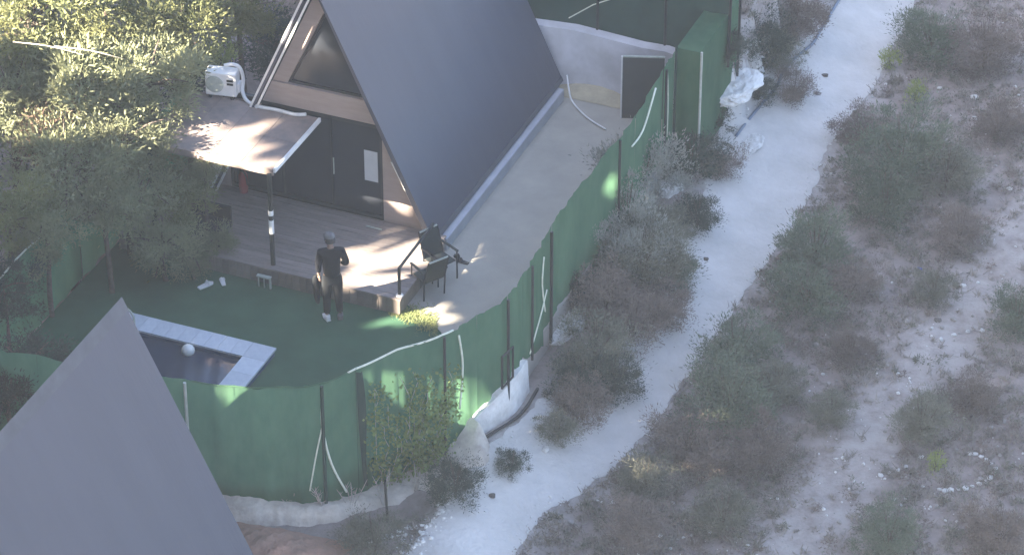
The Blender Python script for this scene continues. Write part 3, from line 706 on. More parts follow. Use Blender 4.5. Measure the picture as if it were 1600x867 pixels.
# small bright shrub by the air conditioner and the bare trunk at the left edge
def branch_thing(name, loc, label, cat, m, n, ln, seed, spreadv=.5, r0=.012, group=None, droop=0.0):
    r = random.Random(seed); q = MB()
    for i in range(n):
        a = r.uniform(0, 6.28); tilt = r.uniform(.1, spreadv); l = ln*r.uniform(.6, 1.1)
        e = Vector((math.cos(a)*math.sin(tilt), math.sin(a)*math.sin(tilt), math.cos(tilt)))*l; mid = e*.5+Vector((r.uniform(-.05, .05), r.uniform(-.05, .05), .03))*l
        pts = smoothpath([(0, 0, -.03), mid, e+Vector((0, 0, -droop*l))], 4); q.tube(pts, [r0*(1-.8*k/(len(pts)-1)) for k in range(len(pts))], 5)
        for _ in range(3):
            k = r.uniform(.4, .9); s = e*k; f = s+Vector((r.uniform(-.3, .3), r.uniform(-.3, .3), r.uniform(.05, .3)))*l*.6; q.tube([s, f], [r0*.45, r0*.15], 4)
    return tag(q.build(name, m, loc=loc), label, cat, group)
tk = at(4, 668, .0); q = MB(); q.tube(smoothpath([(0, 0, -.4), (.02, 0, .5), (-.05, .05, 1.2), (.03, .05, 2.2)], 5), [.11]*6+[.1]*5+[.08]*5, 9)
bt = empty('bare_tree', tk, 0, 'reddish bare tree with pale peeling bark at the left edge of the picture', 'tree'); q.build('trunk', M_pbark, bt, smooth=True)

BUSH = {}
def bush_mesh(kind, var):
    k = (kind, var)
    if k in BUSH: return BUSH[k]
    m = {'grey': M_scrub, 'green': M_scrubg, 'brown': M_scrubb, 'silver': M_silver, 'dark': M_darkl, 'yellow': M_yell}[kind]
    n = {'yellow': 700}.get(kind, 10000)
    leaf = .075 if kind != 'yellow' else .22
    BUSH[k] = quads_mesh('foliage', leaf_cloud(n, 1, leaf, .28, 84, .125, .3, .8, seed=101+var*5+len(kind)*3, up=.8), m); return BUSH[k]
STEM = None
def stem_mesh():
    global STEM
    if STEM: return STEM
    r = random.Random(4); q = MB()
    for i in range(9):
        a = r.uniform(0, 6.28); t = r.uniform(.15, 1.1); e = Vector((math.cos(a)*math.sin(t), math.sin(a)*math.sin(t), math.cos(t)*1.2))*.95
        q.tube(smoothpath([(0, 0, -.95), Vector((0, 0, -.5))+e*.25, e], 4), [.04, .036, .032, .028, .024, .02, .016, .012, .008], 5)
    STEM = q.mesh('stem', M_bark, True); return STEM
def bush(px, py, r_px, kind, label, var, sq=.85, name='scrub_bush', group=None, cat='bush'):
    R_ = r_px/SC*(1.12 if kind != 'yellow' else 1); p = gat(px, py, R_*sq*.75)
    if kind == 'silver': sq *= 1.35
    t = empty(name, p, random.uniform(0, 6.28), label, cat, group)
    f = link('foliage', bush_mesh(kind, var % 4), t, (0, 0, R_*sq*.75)); f.scale = (R_, R_, R_*sq)
    s = link('stem', stem_mesh(), t, (0, 0, R_*sq*.75)); s.scale = (R_*.6, R_*.6, R_*sq*.78)
    return t
BUSHES = [
 # strip between fence and road
 (1002, 282, 64, 'silver', 'tall silvery bush against the fence, its tips nearest the dark panel'),
 (978, 350, 58, 'silver', 'silvery bush touching the green fence, just below the tallest one'),
 (1090, 335, 40, 'dark', 'dark bush right of the silvery ones, by the small white rock'),
 (1000, 405, 68, 'grey', 'large grey bush midway between fence and road'),
 (1052, 420, 46, 'green', 'green bush hanging over the left road edge midway up the strip'),
 (948, 462, 56, 'brown', 'brown bush at the fence foot right of the ropes'),
 (990, 500, 53, 'brown', 'brownish bush at the left road edge below the green one'),
 (930, 540, 56, 'grey', 'grey bush below the white lump of wall'),
 (905, 590, 44, 'dark', 'dark bush at the right end of the bare white wall'),
 (910, 630, 43, 'brown', 'low brown bush on the left verge near the road bend'),
 (872, 668, 32, 'grey', 'grey bush in front of the right end of the white wall'),
 (800, 722, 24, 'dark', 'small dark bush in front of the white wall, left end'),
 (712, 752, 40, 'dark', 'dark bush hiding the low end of the concrete footing'),
 (1085, 180, 53, 'dark', 'dark bush at the foot of the net-covered enclosure'),
 (1080, 245, 51, 'dark', 'dark bush between the silvery bush and the white outcrop'),
 (1125, 255, 36, 'brown', 'brown bush at the road edge below the white outcrop'),
 (1175, 50, 63, 'dark', 'dark bush at the top edge right of the pale pole'),
 (1240, 30, 58, 'brown', 'brown bush at the top edge beside the blue-grey hose'),
 (1215, 85, 43, 'grey', 'grey bush between the white outcrop and the hose'),
 (1240, 135, 36, 'brown', 'low brown bush lying across the hose at the road edge'),
 (1185, 140, 31, 'dark', 'dark bush right beside the white outcrop'),
 (585, 838, 43, 'grey', 'grey bush at the bottom edge below the beige footing'),
 (1035, 360, 52, 'grey', 'grey bush right of the silvery pair, above the green one at the road edge'),
 (960, 400, 44, 'silver', 'pale silvery bush under the feathery stalks by the fence'),
 (1012, 410, 52, 'silver', 'silvery bush lowest of the silvery group, midway between fence and road'),
 (905, 450, 40, 'dark', 'dark bush filling the shade at the fence foot above the white lump'),
 (1030, 480, 46, 'brown', 'brown bush on the left verge above the brownish one'),
 (960, 590, 40, 'dark', 'dark low bush on the left verge beside the road bend'),
 (1140, 70, 40, 'dark', 'dark bush behind the large white outcrop'),
 # right of the road
 (1275, 385, 62, 'green', 'round green bush at the right road edge, middle of the picture'),
 (1262, 455, 58, 'green', 'green bush directly below the round one at the road edge'),
 (1410, 235, 80, 'green', 'largest green bush on the upper right slope'),
 (1385, 305, 60, 'green', 'green bush at the lower left of the largest one'),
 (1480, 265, 58, 'grey', 'grey-green bush at the right of the largest one'),
 (1455, 60, 62, 'green', 'green bush at the top edge right of the road'),
 (1540, 75, 66, 'brown', 'brown bush at the top edge near the right corner'),
 (1560, 190, 46, 'brown', 'brown bush at the right edge, upper part'),
 (1340, 200, 40, 'brown', 'brown bush at the right road edge below the yellow-green plants'),
 (1500, 360, 44, 'brown', 'brown bush on the stony slope below the grey-green one'),
 (1330, 440, 42, 'brown', 'brown bush right of the two green road-edge bushes'),
 (1150, 545, 62, 'green', 'green bush at the right road edge below the middle'),
 (1135, 625, 70, 'green', 'big green bush below the road bend'),
 (1215, 600, 44, 'grey', 'grey bush right of the big green bush'),
 (1075, 690, 52, 'brown', 'brown bush at the road edge below the big green one'),
 (1195, 700, 48, 'brown', 'brown bush beside the faint trail, lower part'),
 (1010, 745, 44, 'grey', 'grey bush at the right road edge near the bottom'),
 (1000, 820, 46, 'brown', 'brown bush at the bottom edge right of the road'),
 (1130, 800, 44, 'grey', 'grey bush at the bottom edge, middle of the slope'),
 (1590, 490, 48, 'green', 'green bush cut off by the right edge'),
 (1330, 545, 36, 'brown', 'brown bush on the left side of the faint trail'),
 (1440, 655, 46, 'grey', 'grey-green bush right of the faint trail'),
 (1390, 835, 46, 'green', 'green bush at the bottom edge right of the faint trail'),
 (1560, 830, 50, 'brown', 'brown bush in the bottom right corner'),
 (1520, 620, 40, 'brown', 'brown bush at the right, above the curved row of stones'),
 (1300, 640, 34, 'grey', 'low grey bush standing on the faint trail'),
 (1460, 450, 34, 'grey', 'grey bush at the bend of the faint trail below the blue scrap'),
]
for i, (px, py, rp, kd_, lb) in enumerate(BUSHES): bush(px, py, rp, kd_, lb, i)
for i, (px, py, rp, lb) in enumerate([(1390, 92, 19, 'yellow-green plant at the right road edge near the top'), (1430, 145, 20, 'taller yellow-green plant right of the road, beside the first'), (1462, 722, 16, 'lone pale yellow-green plant in the lower right scrub'), (345, 88, 22, 'bright yellow-green shrub behind the air conditioner')]):
    if i < 3: bush(px, py, rp, 'yellow', lb, i, 1.4, 'leafy_plant', cat='plant')
    else:
        p = at(px, py, 2.5); gz = ground_mesh(p.x, p.y); t = empty('leafy_shrub', (p.x, p.y, gz), 0, lb, 'shrub')
        f = link('foliage', bush_mesh('yellow', 1), t, (0, 0, 2.5-gz)); f.scale = (.34, .34, .36)
        s = MB(); s.tube([(0, 0, -.05), (.03, 0, 1.2), (0, 0, 2.5-gz)], [.04, .03, .015], 6); s.build('stem', M_bark, t)

# dead stalks against the footing, bottom left
for i, (px, py, n, ln, lb) in enumerate([(505, 800, 7, .75, 'cluster of pale dead stalks left of the rope below the fence'), (548, 795, 6, .7, 'dead stalks at the middle of the beige footing'), (600, 790, 5, .8, 'dead stalks right of the middle of the beige footing'), (455, 800, 5, .5, 'short dead stalks near the lower roof edge'), (362, 850, 6, .5, 'pale stalks at the bottom edge beside the lower roof'), (650, 765, 5, .5, 'dead stalks at the right end of the beige footing'),
      (925, 375, 9, .5, 'pale feathery stalks at the green fence under the silvery bush'), (880, 495, 7, .4, 'pale stalks in front of the white lump of wall')]):
    branch_thing('dead_stalks', gat(px, py), lb, 'stalks', M_twig, n, ln, 50+i, .5, .014)
q = MB(); p = gat(606, 815); q.tube([(0, 0, -.1), (-.03, .0, .85)], .022, 7); tag(q.build('leaning_stake', M_post, loc=p), 'thin dark stake standing in front of the beige footing', 'stake')
# pine branches showing pale in the crowns, upper left
for i, (px, py, z, dx, lb) in enumerate([(75, 78, 3.9, 1.0, 'bare pale branch among the top left pines'), (140, 85, 3.9, .7, 'bare pale branch right of the first, top left')]):
    q = MB(); a = at(px-55, py-12, z); b = at(px+55, py+8, z-.1); q.tube(smoothpath([a, (a+b)/2+Z*.05, b], 4), [.014-.0012*k for k in range(9)], 6); tag(q.build('bare_branch', M_twig), lb, 'branch')

# ---------------------------------------------------------------- stones
def stone_mesh(seed, m):
    r = random.Random(seed); bm_ = bmesh.new(); bmesh.ops.create_icosphere(bm_, subdivisions=2, radius=1)
    for v in bm_.verts: v.co *= .75+.45*r.random(); v.co.z *= .7
    me = bpy.data.meshes.new('stone'); bm_.to_mesh(me); bm_.free(); me.materials.append(m); return me
SM = [stone_mesh(i, M_stone) for i in range(5)]; SD = stone_mesh(9, M_dstone)
def stone(px, py, r_px, label, var=0, group=None, me=None, name='stone'):
    o = link(name, me or SM[var % 5]); p = gat(px, py, r_px/SC*.3); o.location = p+Z*(r_px/SC*.3); s = r_px/SC; o.scale = (s, s*random.uniform(.7, 1.1), s*random.uniform(.6, .9)); o.rotation_euler = (0, 0, random.uniform(0, 6.28))
    return tag(o, label, 'stone', group)
row = [(1468, 764), (1476, 766), (1486, 765), (1497, 764), (1508, 762), (1519, 759), (1530, 755), (1540, 752), (1547, 746), (1553, 739), (1556, 731), (1549, 724), (1541, 718), (1533, 713), (1524, 709), (1516, 708)]
for i, (x, y) in enumerate(row): stone(x, y, random.uniform(3, 5.5), 'small white stone in the curved row at the lower right', i, 'white stones laid in a curved row')
for i, (x, y) in enumerate([(1376, 742), (1390, 738), (1403, 734), (1416, 728), (1440, 714)]): stone(x, y, random.uniform(2.5, 5), 'small white stone in the straight line left of the lone yellow-green plant', i, 'white stones in a line beside the yellow-green plant')
for i, (x, y) in enumerate([(1456, 512), (1470, 530), (1490, 523), (1512, 518), (1534, 516)]):
    stone(x, y, random.uniform(2.5, 5), 'small white stone in the loose line at the right end of the faint trail', i, 'white stones in the loose line by the trail')
for i, (x, y, r_, lb) in enumerate([(1522, 152, 7, 'larger white stone on the upper right slope'), (1523, 185, 6, 'white stone just below the larger one on the upper right slope'), (1468, 138, 5, 'white stone in the small cluster right of the yellow-green plants'), (1505, 446, 5, 'white stone near the right end of the faint trail'), (852, 702, 7, 'pale stone at the left road edge near the bend'), (1097, 317, 8, 'flat white stone at the left road edge by the dark bush'), (1578, 295, 6, 'white stone at the right edge above the trail'), (1031, 836, 5, 'white stone near the bottom edge right of the road')]): stone(x, y, r_, lb, i)
for i, (x, y, r_, lb) in enumerate([(1103, 405, 5, 'dark stone lying alone on the upper road'), (769, 774, 6, 'dark stone lying on the lower left of the road'), (937, 628, 6, 'dark stone at the left side of the road bend'), (1289, 118, 6, 'dark stone on the road beside the hose'), (1465, 500, 6, 'dark stone on the faint trail')]): stone(x, y, r_, lb, i, me=SD)
# white outcrops
def outcrop(px, py, rx, ry, rz, label, seed, name='white_rock'):
    bm_ = bmesh.new(); bmesh.ops.create_icosphere(bm_, subdivisions=5, radius=1)
    for v in bm_.verts:
        c = v.co.copy(); f = mnoise.fractal(c*1.3+Vector((seed, 0, 0)), .9, 2.1, 6); k = 1+.28*f; g = c*k
        g.z = min(g.z, .42+.16*mnoise.fractal(c*2.6+Vector((0, seed, 0)), .9, 2.1, 5)); v.co = g
    me = bpy.data.meshes.new(name); bm_.to_mesh(me); bm_.free(); me.materials.append(M_wwall)
    o = link(name, me); p = gat(px, py, rz*.3); o.location = p+Z*rz*.05; o.scale = (rx, ry, rz); o.rotation_euler = (0, 0, R(60)); return tag(o, label, 'rock')
outcrop(1150, 132, .72, .40, .20, 'large white rock outcrop right of the net-covered enclosure', 3)
outcrop(1048, 290, .33, .2, .25, 'small white rock among dark bushes left of the road', 5)
outcrop(1170, 225, .4, .22, .1, 'flat pale rock at the upper left road edge', 8)
outcrop(885, 505, .6, .26, .22, 'white lump of rock by the fence foot, above the bare white wall', 11)
q = MB()
for i in range(2):
    q.v += [tuple(v) for v in [(-.04, -.03, 0), (.05, -.02, 0), (.04, .04, .0), (-.05, .03, .02)]] if i == 0 else [tuple(v) for v in [(-.04, -.03, .05), (.05, -.02, .07), (.04, .04, .04), (-.05, .03, .08)]]
q.f += [(3, 2, 1, 0), (4, 5, 6, 7), (0, 1, 5, 4), (1, 2, 6, 5), (2, 3, 7, 6), (3, 0, 4, 7)]
tag(q.build('plastic_scrap', mat('blue plastic', (.10, .12, .42), rough=.4), loc=gat(1437, 423), bevel=.01), 'crumpled blue scrap of plastic on the stony slope', 'litter')
# red earth bank in the bottom left
m = MB(); N1, N2 = 22, 12
for i in range(N1+1):
    for j in range(N2+1):
        s, t = i/N1, j/N2; p = uv(.6+2.4*s, -7.95-1.7*t+.35*s); m.v.append((p.x, p.y, ground_mesh(p.x, p.y)+.02+.30*math.sin(math.pi*s)*math.sin(math.pi*t)*(1+.25*math.sin(i*1.9+j*1.3))-.04*(s in (0, 1) or t in (0, 1))))
m.f += [(i*(N2+1)+j, i*(N2+1)+j+1, (i+1)*(N2+1)+j+1, (i+1)*(N2+1)+j) for i in range(N1) for j in range(N2)]
m.build('earth_bank', M_soil, smooth=True, kind='structure')

# ---------------------------------------------------------------- ground cover (uncountable)
def outside_ok(x, y, road_gap=.12):
    u, v = to_uv((x, y))
    if -5.6 < u < 4.35 and -8.4 < v < 6.9: 
        # outside the curved corner of the fence?
        if not (u > 2.0 and v < -4.6 and (u-2.0)*.85+(-v-4.6)*.62 > 2.75): return False
    d, i, t = seg_dist((x, y), ROAD); hw_ = ROADW[i]*(1-t)+ROADW[i+1]*t
    return d > hw_+road_gap
def scatter_pts(n, px0, px1, py0, py1, road_gap=.1, dens=None):
    out = []
    while len(out) < n:
        x = random.uniform(px0, px1); y = random.uniform(py0, py1); p = at(x, y, -.9)
        if not outside_ok(p.x, p.y, road_gap): continue
        if dens and random.random() > dens(p): continue
        out.append((p.x, p.y, ground_mesh(p.x, p.y)))
    return out
def trail_dens(p): d = seg_dist((p.x, p.y), TRAIL)[0]; return .12+.88*sstep(.25, .9, d)
tufts = scatter_pts(5200, 640, 1760, -110, 960, .0, trail_dens)
r = RNG; blades = []
T_ = np.array(tufts); k = 15
base = np.repeat(T_, k, axis=0); n = len(base); size = np.repeat(.5+.9*r.random(len(T_)), k)
base[:, :2] += r.normal(size=(n, 2))*.05*size[:, None]
a = r.normal(size=(n, 3))*np.array([.55, .55, .2])+np.array([0, 0, .65]); a /= np.linalg.norm(a, axis=1)[:, None]
ln = (.10*size*(.5+r.random(n)))[:, None]; b = np.cross(a, r.normal(size=(n, 3))); b /= np.linalg.norm(b, axis=1)[:, None]
wd = .010
quads = np.stack([base-b*wd, base+b*wd, base+a*ln+b*wd*.4, base+a*ln-b*wd*.4], axis=1)
link('dry_grass', quads_mesh('dry_grass', quads, M_grass), kind='stuff')
# low cushion plants
cush = scatter_pts(1500, 640, 1760, -110, 960, .05, trail_dens); parts = []
for i, c in enumerate(cush):
    rad = random.uniform(.06, .2); q = leaf_cloud(70, rad, .05, .35, 7, .28, .3, .7, seed=900+i); q[:, :, 2] += c[2]+rad*.45; q[:, :, 0] += c[0]; q[:, :, 1] += c[1]; parts.append(q)
half = len(parts)//2
link('low_scrub', quads_mesh('low_scrub', np.concatenate(parts[:half]), M_scrub), kind='stuff')
link('low_brown_scrub', quads_mesh('low_brown_scrub', np.concatenate(parts[half:]), M_scrubb), kind='stuff')
# weeds under the left trees
lw = []
for i in range(260):
    p = at(random.uniform(-60, 330), random.uniform(-120, 760), .3); u_, v_ = to_uv(p)
    if u_ > -4.7: continue
    rad = random.uniform(.12, .35); q = leaf_cloud(130, rad, .07, .35, 8, .28, .3, .7, seed=5000+i); q[:, :, 2] += ground_mesh(p.x, p.y)+rad*.4; q[:, :, 0] += p.x; q[:, :, 1] += p.y; lw.append(q)
link('woodland_undergrowth', quads_mesh('woodland_undergrowth', np.concatenate(lw), M_darkl), kind='stuff')
# pebbles
ico_v = []; t_ = (1+5**.5)/2
ico_v = np.array([(-1,t_,0),(1,t_,0),(-1,-t_,0),(1,-t_,0),(0,-1,t_),(0,1,t_),(0,-1,-t_),(0,1,-t_),(t_,0,-1),(t_,0,1),(-t_,0,-1),(-t_,0,1)])/1.9
ico_f = np.array([(0,11,5),(0,5,1),(0,1,7),(0,7,10),(0,10,11),(1,5,9),(5,11,4),(11,10,2),(10,7,6),(7,1,8),(3,9,4),(3,4,2),(3,2,6),(3,6,8),(3,8,9),(4,9,5),(2,4,11),(6,2,10),(8,6,7),(9,8,1)])
def pebbles(pts, lo, hi, m, name):
    tr = []
    for p in pts:
        s = lo+(hi-lo)*random.random()**2.5; v = ico_v*s*(.7+.6*RNG.random((12, 1)))*np.array([1, 1, .7])+np.array(p)+np.array([0, 0, s*.35]); tr.append(v[ico_f])
    return link(name, quads_mesh(name, np.concatenate(tr), m, n=3), kind='stuff')
def cluster(p): k = vnoise(p.x*1.7+5, p.y*1.7)+.6*vnoise(p.x*4.1, p.y*3.7+9); return max(.02, min(1, .15+.9*k))
pebbles(scatter_pts(620, 640, 1700, -60, 930, .0, cluster), .008, .04, M_stone, 'loose_stones')
pebbles(scatter_pts(900, 640, 1700, -60, 930, .0), .012, .06, mat('grey field stone', (.33, .31, .30), (.2, .19, .18), rough=1, scale=6), 'grey_loose_stones')
rub = []
for (a, b, c, d, n_) in ((620, 735, 735, 867, 420), (340, 640, 780, 850, 380), (860, 930, 450, 560, 160), (1100, 1200, 60, 240, 160)):
    for _ in range(n_):
        p = gat(random.uniform(a, b), random.uniform(c, d)); 
        if outside_ok(p.x, p.y, -.3): rub.append((p.x, p.y, p.z))
pebbles(rub, .012, .05, M_stone, 'pale_rubble')
pts = []
for _ in range(700):
    i = random.randrange(len(ROAD)-1); t = random.random(); c = ROAD[i].lerp(ROAD[i+1], t); d = (ROAD[i+1]-ROAD[i]).normalized(); hw_ = ROADW[i]; o_ = random.choice((-1, 1))*hw_*random.uniform(.75, 1.1)
    x = c.x+d.y*o_; y = c.y-d.x*o_; pts.append((x, y, ground_mesh(x, y)+.01))
pebbles(pts, .008, .03, M_stone, 'road_edge_gravel')

# ---------------------------------------------------------------- small things on the plot
# two garden chairs on the concrete beside the terrace
def chair(loc, rz, label, tip=0.0):
    t = empty('garden_chair', loc, rz, label, 'chair', 'black chairs beside the terrace'); t.scale = (.84, .84, .9)
    m = MB(); m.box((-.24, -.24, .42), (.24, .24, .45)); m.build('seat', M_sling, t, bevel=.01)
    m = MB(); m.prism([(-.24, .22, .45), (.24, .22, .45), (.23, .38, .98), (-.23, .38, .98)], (0, .02, .004)); m.build('backrest', M_sling, t)
    m = MB(); m.tube([(-.24, .39, .985), (.24, .39, .985)], .02, 7); m.build('top_rail', M_pale, t)
    for sx in (-1, 1):
        m = MB(); m.tube([(sx*.26, -.25, 0), (sx*.26, -.25, .66)], .018, 6); m.build('leg', M_black, t)
        m = MB(); m.tube([(sx*.26, .20, 0), (sx*.26, .24, .5), (sx*.25, .40, 1.0)], .018, 6); m.build('leg', M_black, t)
        m = MB(); m.box((sx*.26-.025, -.28, .66), (sx*.26+.025, .31, .685)); m.build('armrest', M_black if sx < 0 else M_sling, t)
    return t
chair(at(688, 434, 0), R(40), 'upright black chair with pale top rail beside the terrace handrail')
chair(at(670, 458, 0), R(215), 'lower black chair in front of the upright one, beside the terrace')
# sandals and slippers
def shoe(name, loc, rz, m_, label, group=None, s=1.0):
    t = empty(name, loc, rz, label, 'shoe', group)
    q = MB(); q.prism([(-.035, -.12, 0), (.035, -.12, 0), (.045, .02, 0), (.04, .11, 0), (0, .14, 0), (-.045, .1, 0), (-.045, .0, 0)], (0, 0, .025)); o = q.build('sole', m_, t, bevel=.006)
    q = MB(); q.tube([(-.046, .04, .02), (-.03, .045, .06), (.03, .045, .06), (.046, .04, .02)], .014, 6); o2 = q.build('strap', m_, t)
    t.scale = (s, s, s)
shoe('sandal', at(321, 447, 0), R(-50), M_white, 'white sandal lying on the turf, the left one', None, 1.25); shoe('sandal', at(348, 441, 0), R(15), M_white, 'white sandal standing on the turf, the right one', None, 1.0)
shoe('slipper', at(716, 404, .006), R(30), M_black, 'dark slipper on the concrete nearer the chair back', None, 1.0); shoe('slipper', at(723, 410, .006), R(60), M_black, 'dark slipper on the concrete farther from the chair back', None, 1.0)
# garden lamp at the gable wall
gl = empty('garden_lamp', at(646, 346, .35), 0, 'small dark-headed lamp on a pale stem by the gable corner', 'lamp')
m = MB(); m.tube([(0, 0, 0), (0, 0, .36)], .018, 7); m.build('stem', M_pale, gl); m = MB(); m.lathe([(.03, .36), (.09, .37), (.08, .42), (.02, .45)], 12); m.build('head', M_black, gl); m = MB(); m.lathe([(.06, 0), (.06, .015), (.02, .02)], 10); m.build('base', M_pale, gl)
m = MB(); c = at(622, 342, .352)
m.add([(-.12, -.04, 0), (.1, -.06, 0), (.13, .03, 0), (-.09, .05, 0), (-.10, -.03, .03), (.08, -.045, .035), (.10, .02, .025), (-.07, .04, .03)], [(3, 2, 1, 0), (4, 5, 6, 7), (0, 1, 5, 4), (1, 2, 6, 5), (2, 3, 7, 6), (3, 0, 4, 7)]); tag(m.build('folded_cloth', M_white, loc=c, bevel=.01), 'small folded white cloth on the terrace by the gable corner', 'cloth')
m = MB(); a = at(572, 353, .37); b = at(596, 359, .37); m.tube([a, b], .016, 6); tag(m.build('broom_stick', M_pale), 'pale stick lying on the terrace in front of the doors', 'stick')
# red canister and dark bench under the canopy
rc = empty('fire_extinguisher', at(381, 300, .35), 0, 'red canister standing under the canopy behind its post', 'canister')
m = MB(); m.lathe([(.075, 0), (.085, .02), (.085, .36), (.06, .42), (.025, .45), (.025, .48)], 14); m.build('cylinder', M_red, rc, smooth=True); m = MB(); m.box((-.02, -.07, .48), (.02, .03, .51)); m.build('valve', M_black, rc)
m = MB(); m.tube(smoothpath([(0, -.05, .49), (.06, -.09, .4), (.08, -.08, .2)], 4), .012, 6); m.build('hose', M_black, rc)
bn = empty('bench', at(318, 372, .35), A, 'dark upholstered bench at the left of the terrace, half behind foliage', 'bench')
m = MB(); m.box((-.5, -.22, .18), (.45, .22, .38)); m.build('seat', M_black, bn, bevel=.03)
m = MB(); m.box((-.5, .222, .18), (.45, .32, .62)); m.build('backrest', M_black, bn, bevel=.03)
for sx in (-.45, .38):
    for sy in (-.18, .14):
        m = MB(); m.box((sx, sy, 0), (sx+.05, sy+.05, .178)); m.build('leg', M_post, bn)
# yellow fibres where the lawn ends, a sun patch put into their colour
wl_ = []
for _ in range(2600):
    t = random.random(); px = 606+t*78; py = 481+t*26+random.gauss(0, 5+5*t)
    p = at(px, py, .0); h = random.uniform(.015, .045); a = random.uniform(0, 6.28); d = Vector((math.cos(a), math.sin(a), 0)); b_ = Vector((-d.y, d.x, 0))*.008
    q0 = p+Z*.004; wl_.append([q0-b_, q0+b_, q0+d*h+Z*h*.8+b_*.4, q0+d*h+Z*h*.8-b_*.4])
link('sun_patch_turf', quads_mesh('sun_patch_turf', np.array(wl_), M_lime), kind='stuff')
# pale climber on the outside of the net
cl = []; st = MB(); r_ = random.Random(3); cpl = empty('climbing_plant', onf(9.3, -.45, .12), 0, 'pale yellow-green climber on the outside of the front fence', 'plant'); co_ = cpl.location.copy()
for k in range(16):
    s0 = r_.uniform(8.5, 10.1); zz = -.5; pts = []; top_ = r_.uniform(.5, 1.65)
    while zz < top_: pts.append(onf(s0, zz, .07)-co_); zz += .22; s0 += r_.uniform(-.14, .14); s0 = min(10.3, max(8.35, s0))
    st.tube(pts, [.005]*len(pts), 4)
    for p in pts:
        for _ in range(int(r_.uniform(4, 45))):
            c = p+Vector((r_.gauss(0, .09), r_.gauss(0, .09), r_.gauss(0, .10))); c += outward(9.3)*(.02+abs(r_.gauss(0, .03)))
            a = Vector((r_.gauss(0, 1), r_.gauss(0, 1), r_.gauss(0, 1))).normalized(); b_ = a.cross(Vector((r_.gauss(0, 1), r_.gauss(0, 1), r_.gauss(0, 1)))).normalized(); l = r_.uniform(.04, .085)
            cl.append([c-b_*l*.4, c+a*l*.5, c+b_*l*.4, c-a*l*.5])
st.build('stem', M_twig, cpl); link('foliage', quads_mesh('foliage', np.array(cl), mat('climber leaves', (.20, .28, .10), (.16, .20, .08), rough=.8, scale=5, trans=.35)), cpl)

# ---------------------------------------------------------------- person
def skin_obj(name, joints, edges, root, m, parent, sub=2):
    me = bpy.data.meshes.new(name); me.from_pydata([j[0] for j in joints], edges, []); me.materials.append(m); o = link(name, me, parent)
    md = o.modifiers.new('skin', 'SKIN'); md.use_smooth_shade = True
    for i, j in enumerate(joints):
        d = me.skin_vertices[0].data[i]; rr = j[1]; d.radius = rr if isinstance(rr, tuple) else (rr, rr); d.use_root = (i == root)
    s = o.modifiers.new('sub', 'SUBSURF'); s.levels = sub; s.render_levels = sub
    return o
pe = empty('person', at(521, 497, 0), R(8), 'person in black clothes and light shoes standing on the lawn, back turned', 'person')
J = [((0, 0, .95), (.10, .08)), ((0, .0, 1.12), (.10, .075)), ((0, .015, 1.3), (.115, .085)), ((0, .01, 1.41), (.085, .06)), ((-.01, .005, 1.50), .050), ((-.015, .015, 1.57), .055), ((-.02, .02, 1.645), (.075, .09)), ((-.02, .01, 1.72), (.066, .08)),
     ((-.09, 0, .88), .085), ((-.10, .02, .5), .058), ((-.11, -.02, .1), .04), ((.09, 0, .88), .085), ((.11, .03, .5), .058), ((.12, .0, .1), .04),
     ((-.165, .0, 1.40), .05), ((-.225, -.02, 1.14), .044), ((-.215, .05, .90), .030), ((.165, .0, 1.40), .05), ((.255, -.04, 1.16), .044), ((.17, .17, 1.06), .030)]
Ed = [(0, 1), (1, 2), (2, 3), (3, 4), (4, 5), (5, 6), (6, 7), (0, 8), (8, 9), (9, 10), (0, 11), (11, 12), (12, 13), (3, 14), (14, 15), (15, 16), (3, 17), (17, 18), (18, 19)]
body = skin_obj('body', J, Ed, 0, M_skin, pe)
def hand(wr, dirv, side, inward):
    wr = Vector(wr); d = Vector(dirv).normalized(); s = Vector(side).normalized(); inw = Vector(inward).normalized()
    jo = [(wr, (.024, .018)), (wr+d*.045, (.034, .016)), (wr+d*.085, (.036, .015))]; ed = [(0, 1), (1, 2)]
    for k, (off, l) in enumerate(((-.030, .062), (-.010, .072), (.010, .068), (.029, .052))):
        b = len(jo); p = wr+d*.088+s*off; q = p+(d*.8+inw*.35)*l*.5; e = q+(d*.45+inw*.8)*l*.5
        jo += [(p, .009), (q, .0085), (e, .007)]; ed += [(2, b), (b, b+1), (b+1, b+2)]
    b = len(jo); p = wr+d*.035-s*.034; q = p+(d*.6-s*.5+inw*.3)*.035; e = q+(d*.8+inw*.5)*.03; jo += [(p, .011), (q, .010), (e, .008)]; ed += [(1, b), (b, b+1), (b+1, b+2)]
    return skin_obj('hand', [(tuple(a), r_) for a, r_ in jo], ed, 0, M_skin, body, 1)
hand((-.215, .055, .895), (0, .12, -1), (0, 1, 0), (1, 0, 0)); hand((.165, .175, 1.058), (-.6, .75, -.1), (0, 0, 1), (-.5, -.8, 0))
sh = skin_obj('shirt', [((0, 0, .84), (.16, .135)), ((0, .0, 1.08), (.165, .13)), ((0, .01, 1.28), (.172, .125)), ((0, 0, 1.42), (.14, .105)), ((0, 0, 1.50), (.075, .07)), ((-.18, .0, 1.41), .078), ((-.225, -.015, 1.16), .062), ((-.22, .03, .97), .045), ((.18, .0, 1.41), .078), ((.26, -.04, 1.17), .062), ((.19, .12, 1.08), .045)],
              [(0, 1), (1, 2), (2, 3), (3, 4), (3, 5), (5, 6), (6, 7), (3, 8), (8, 9), (9, 10)], 0, M_shirt, pe)
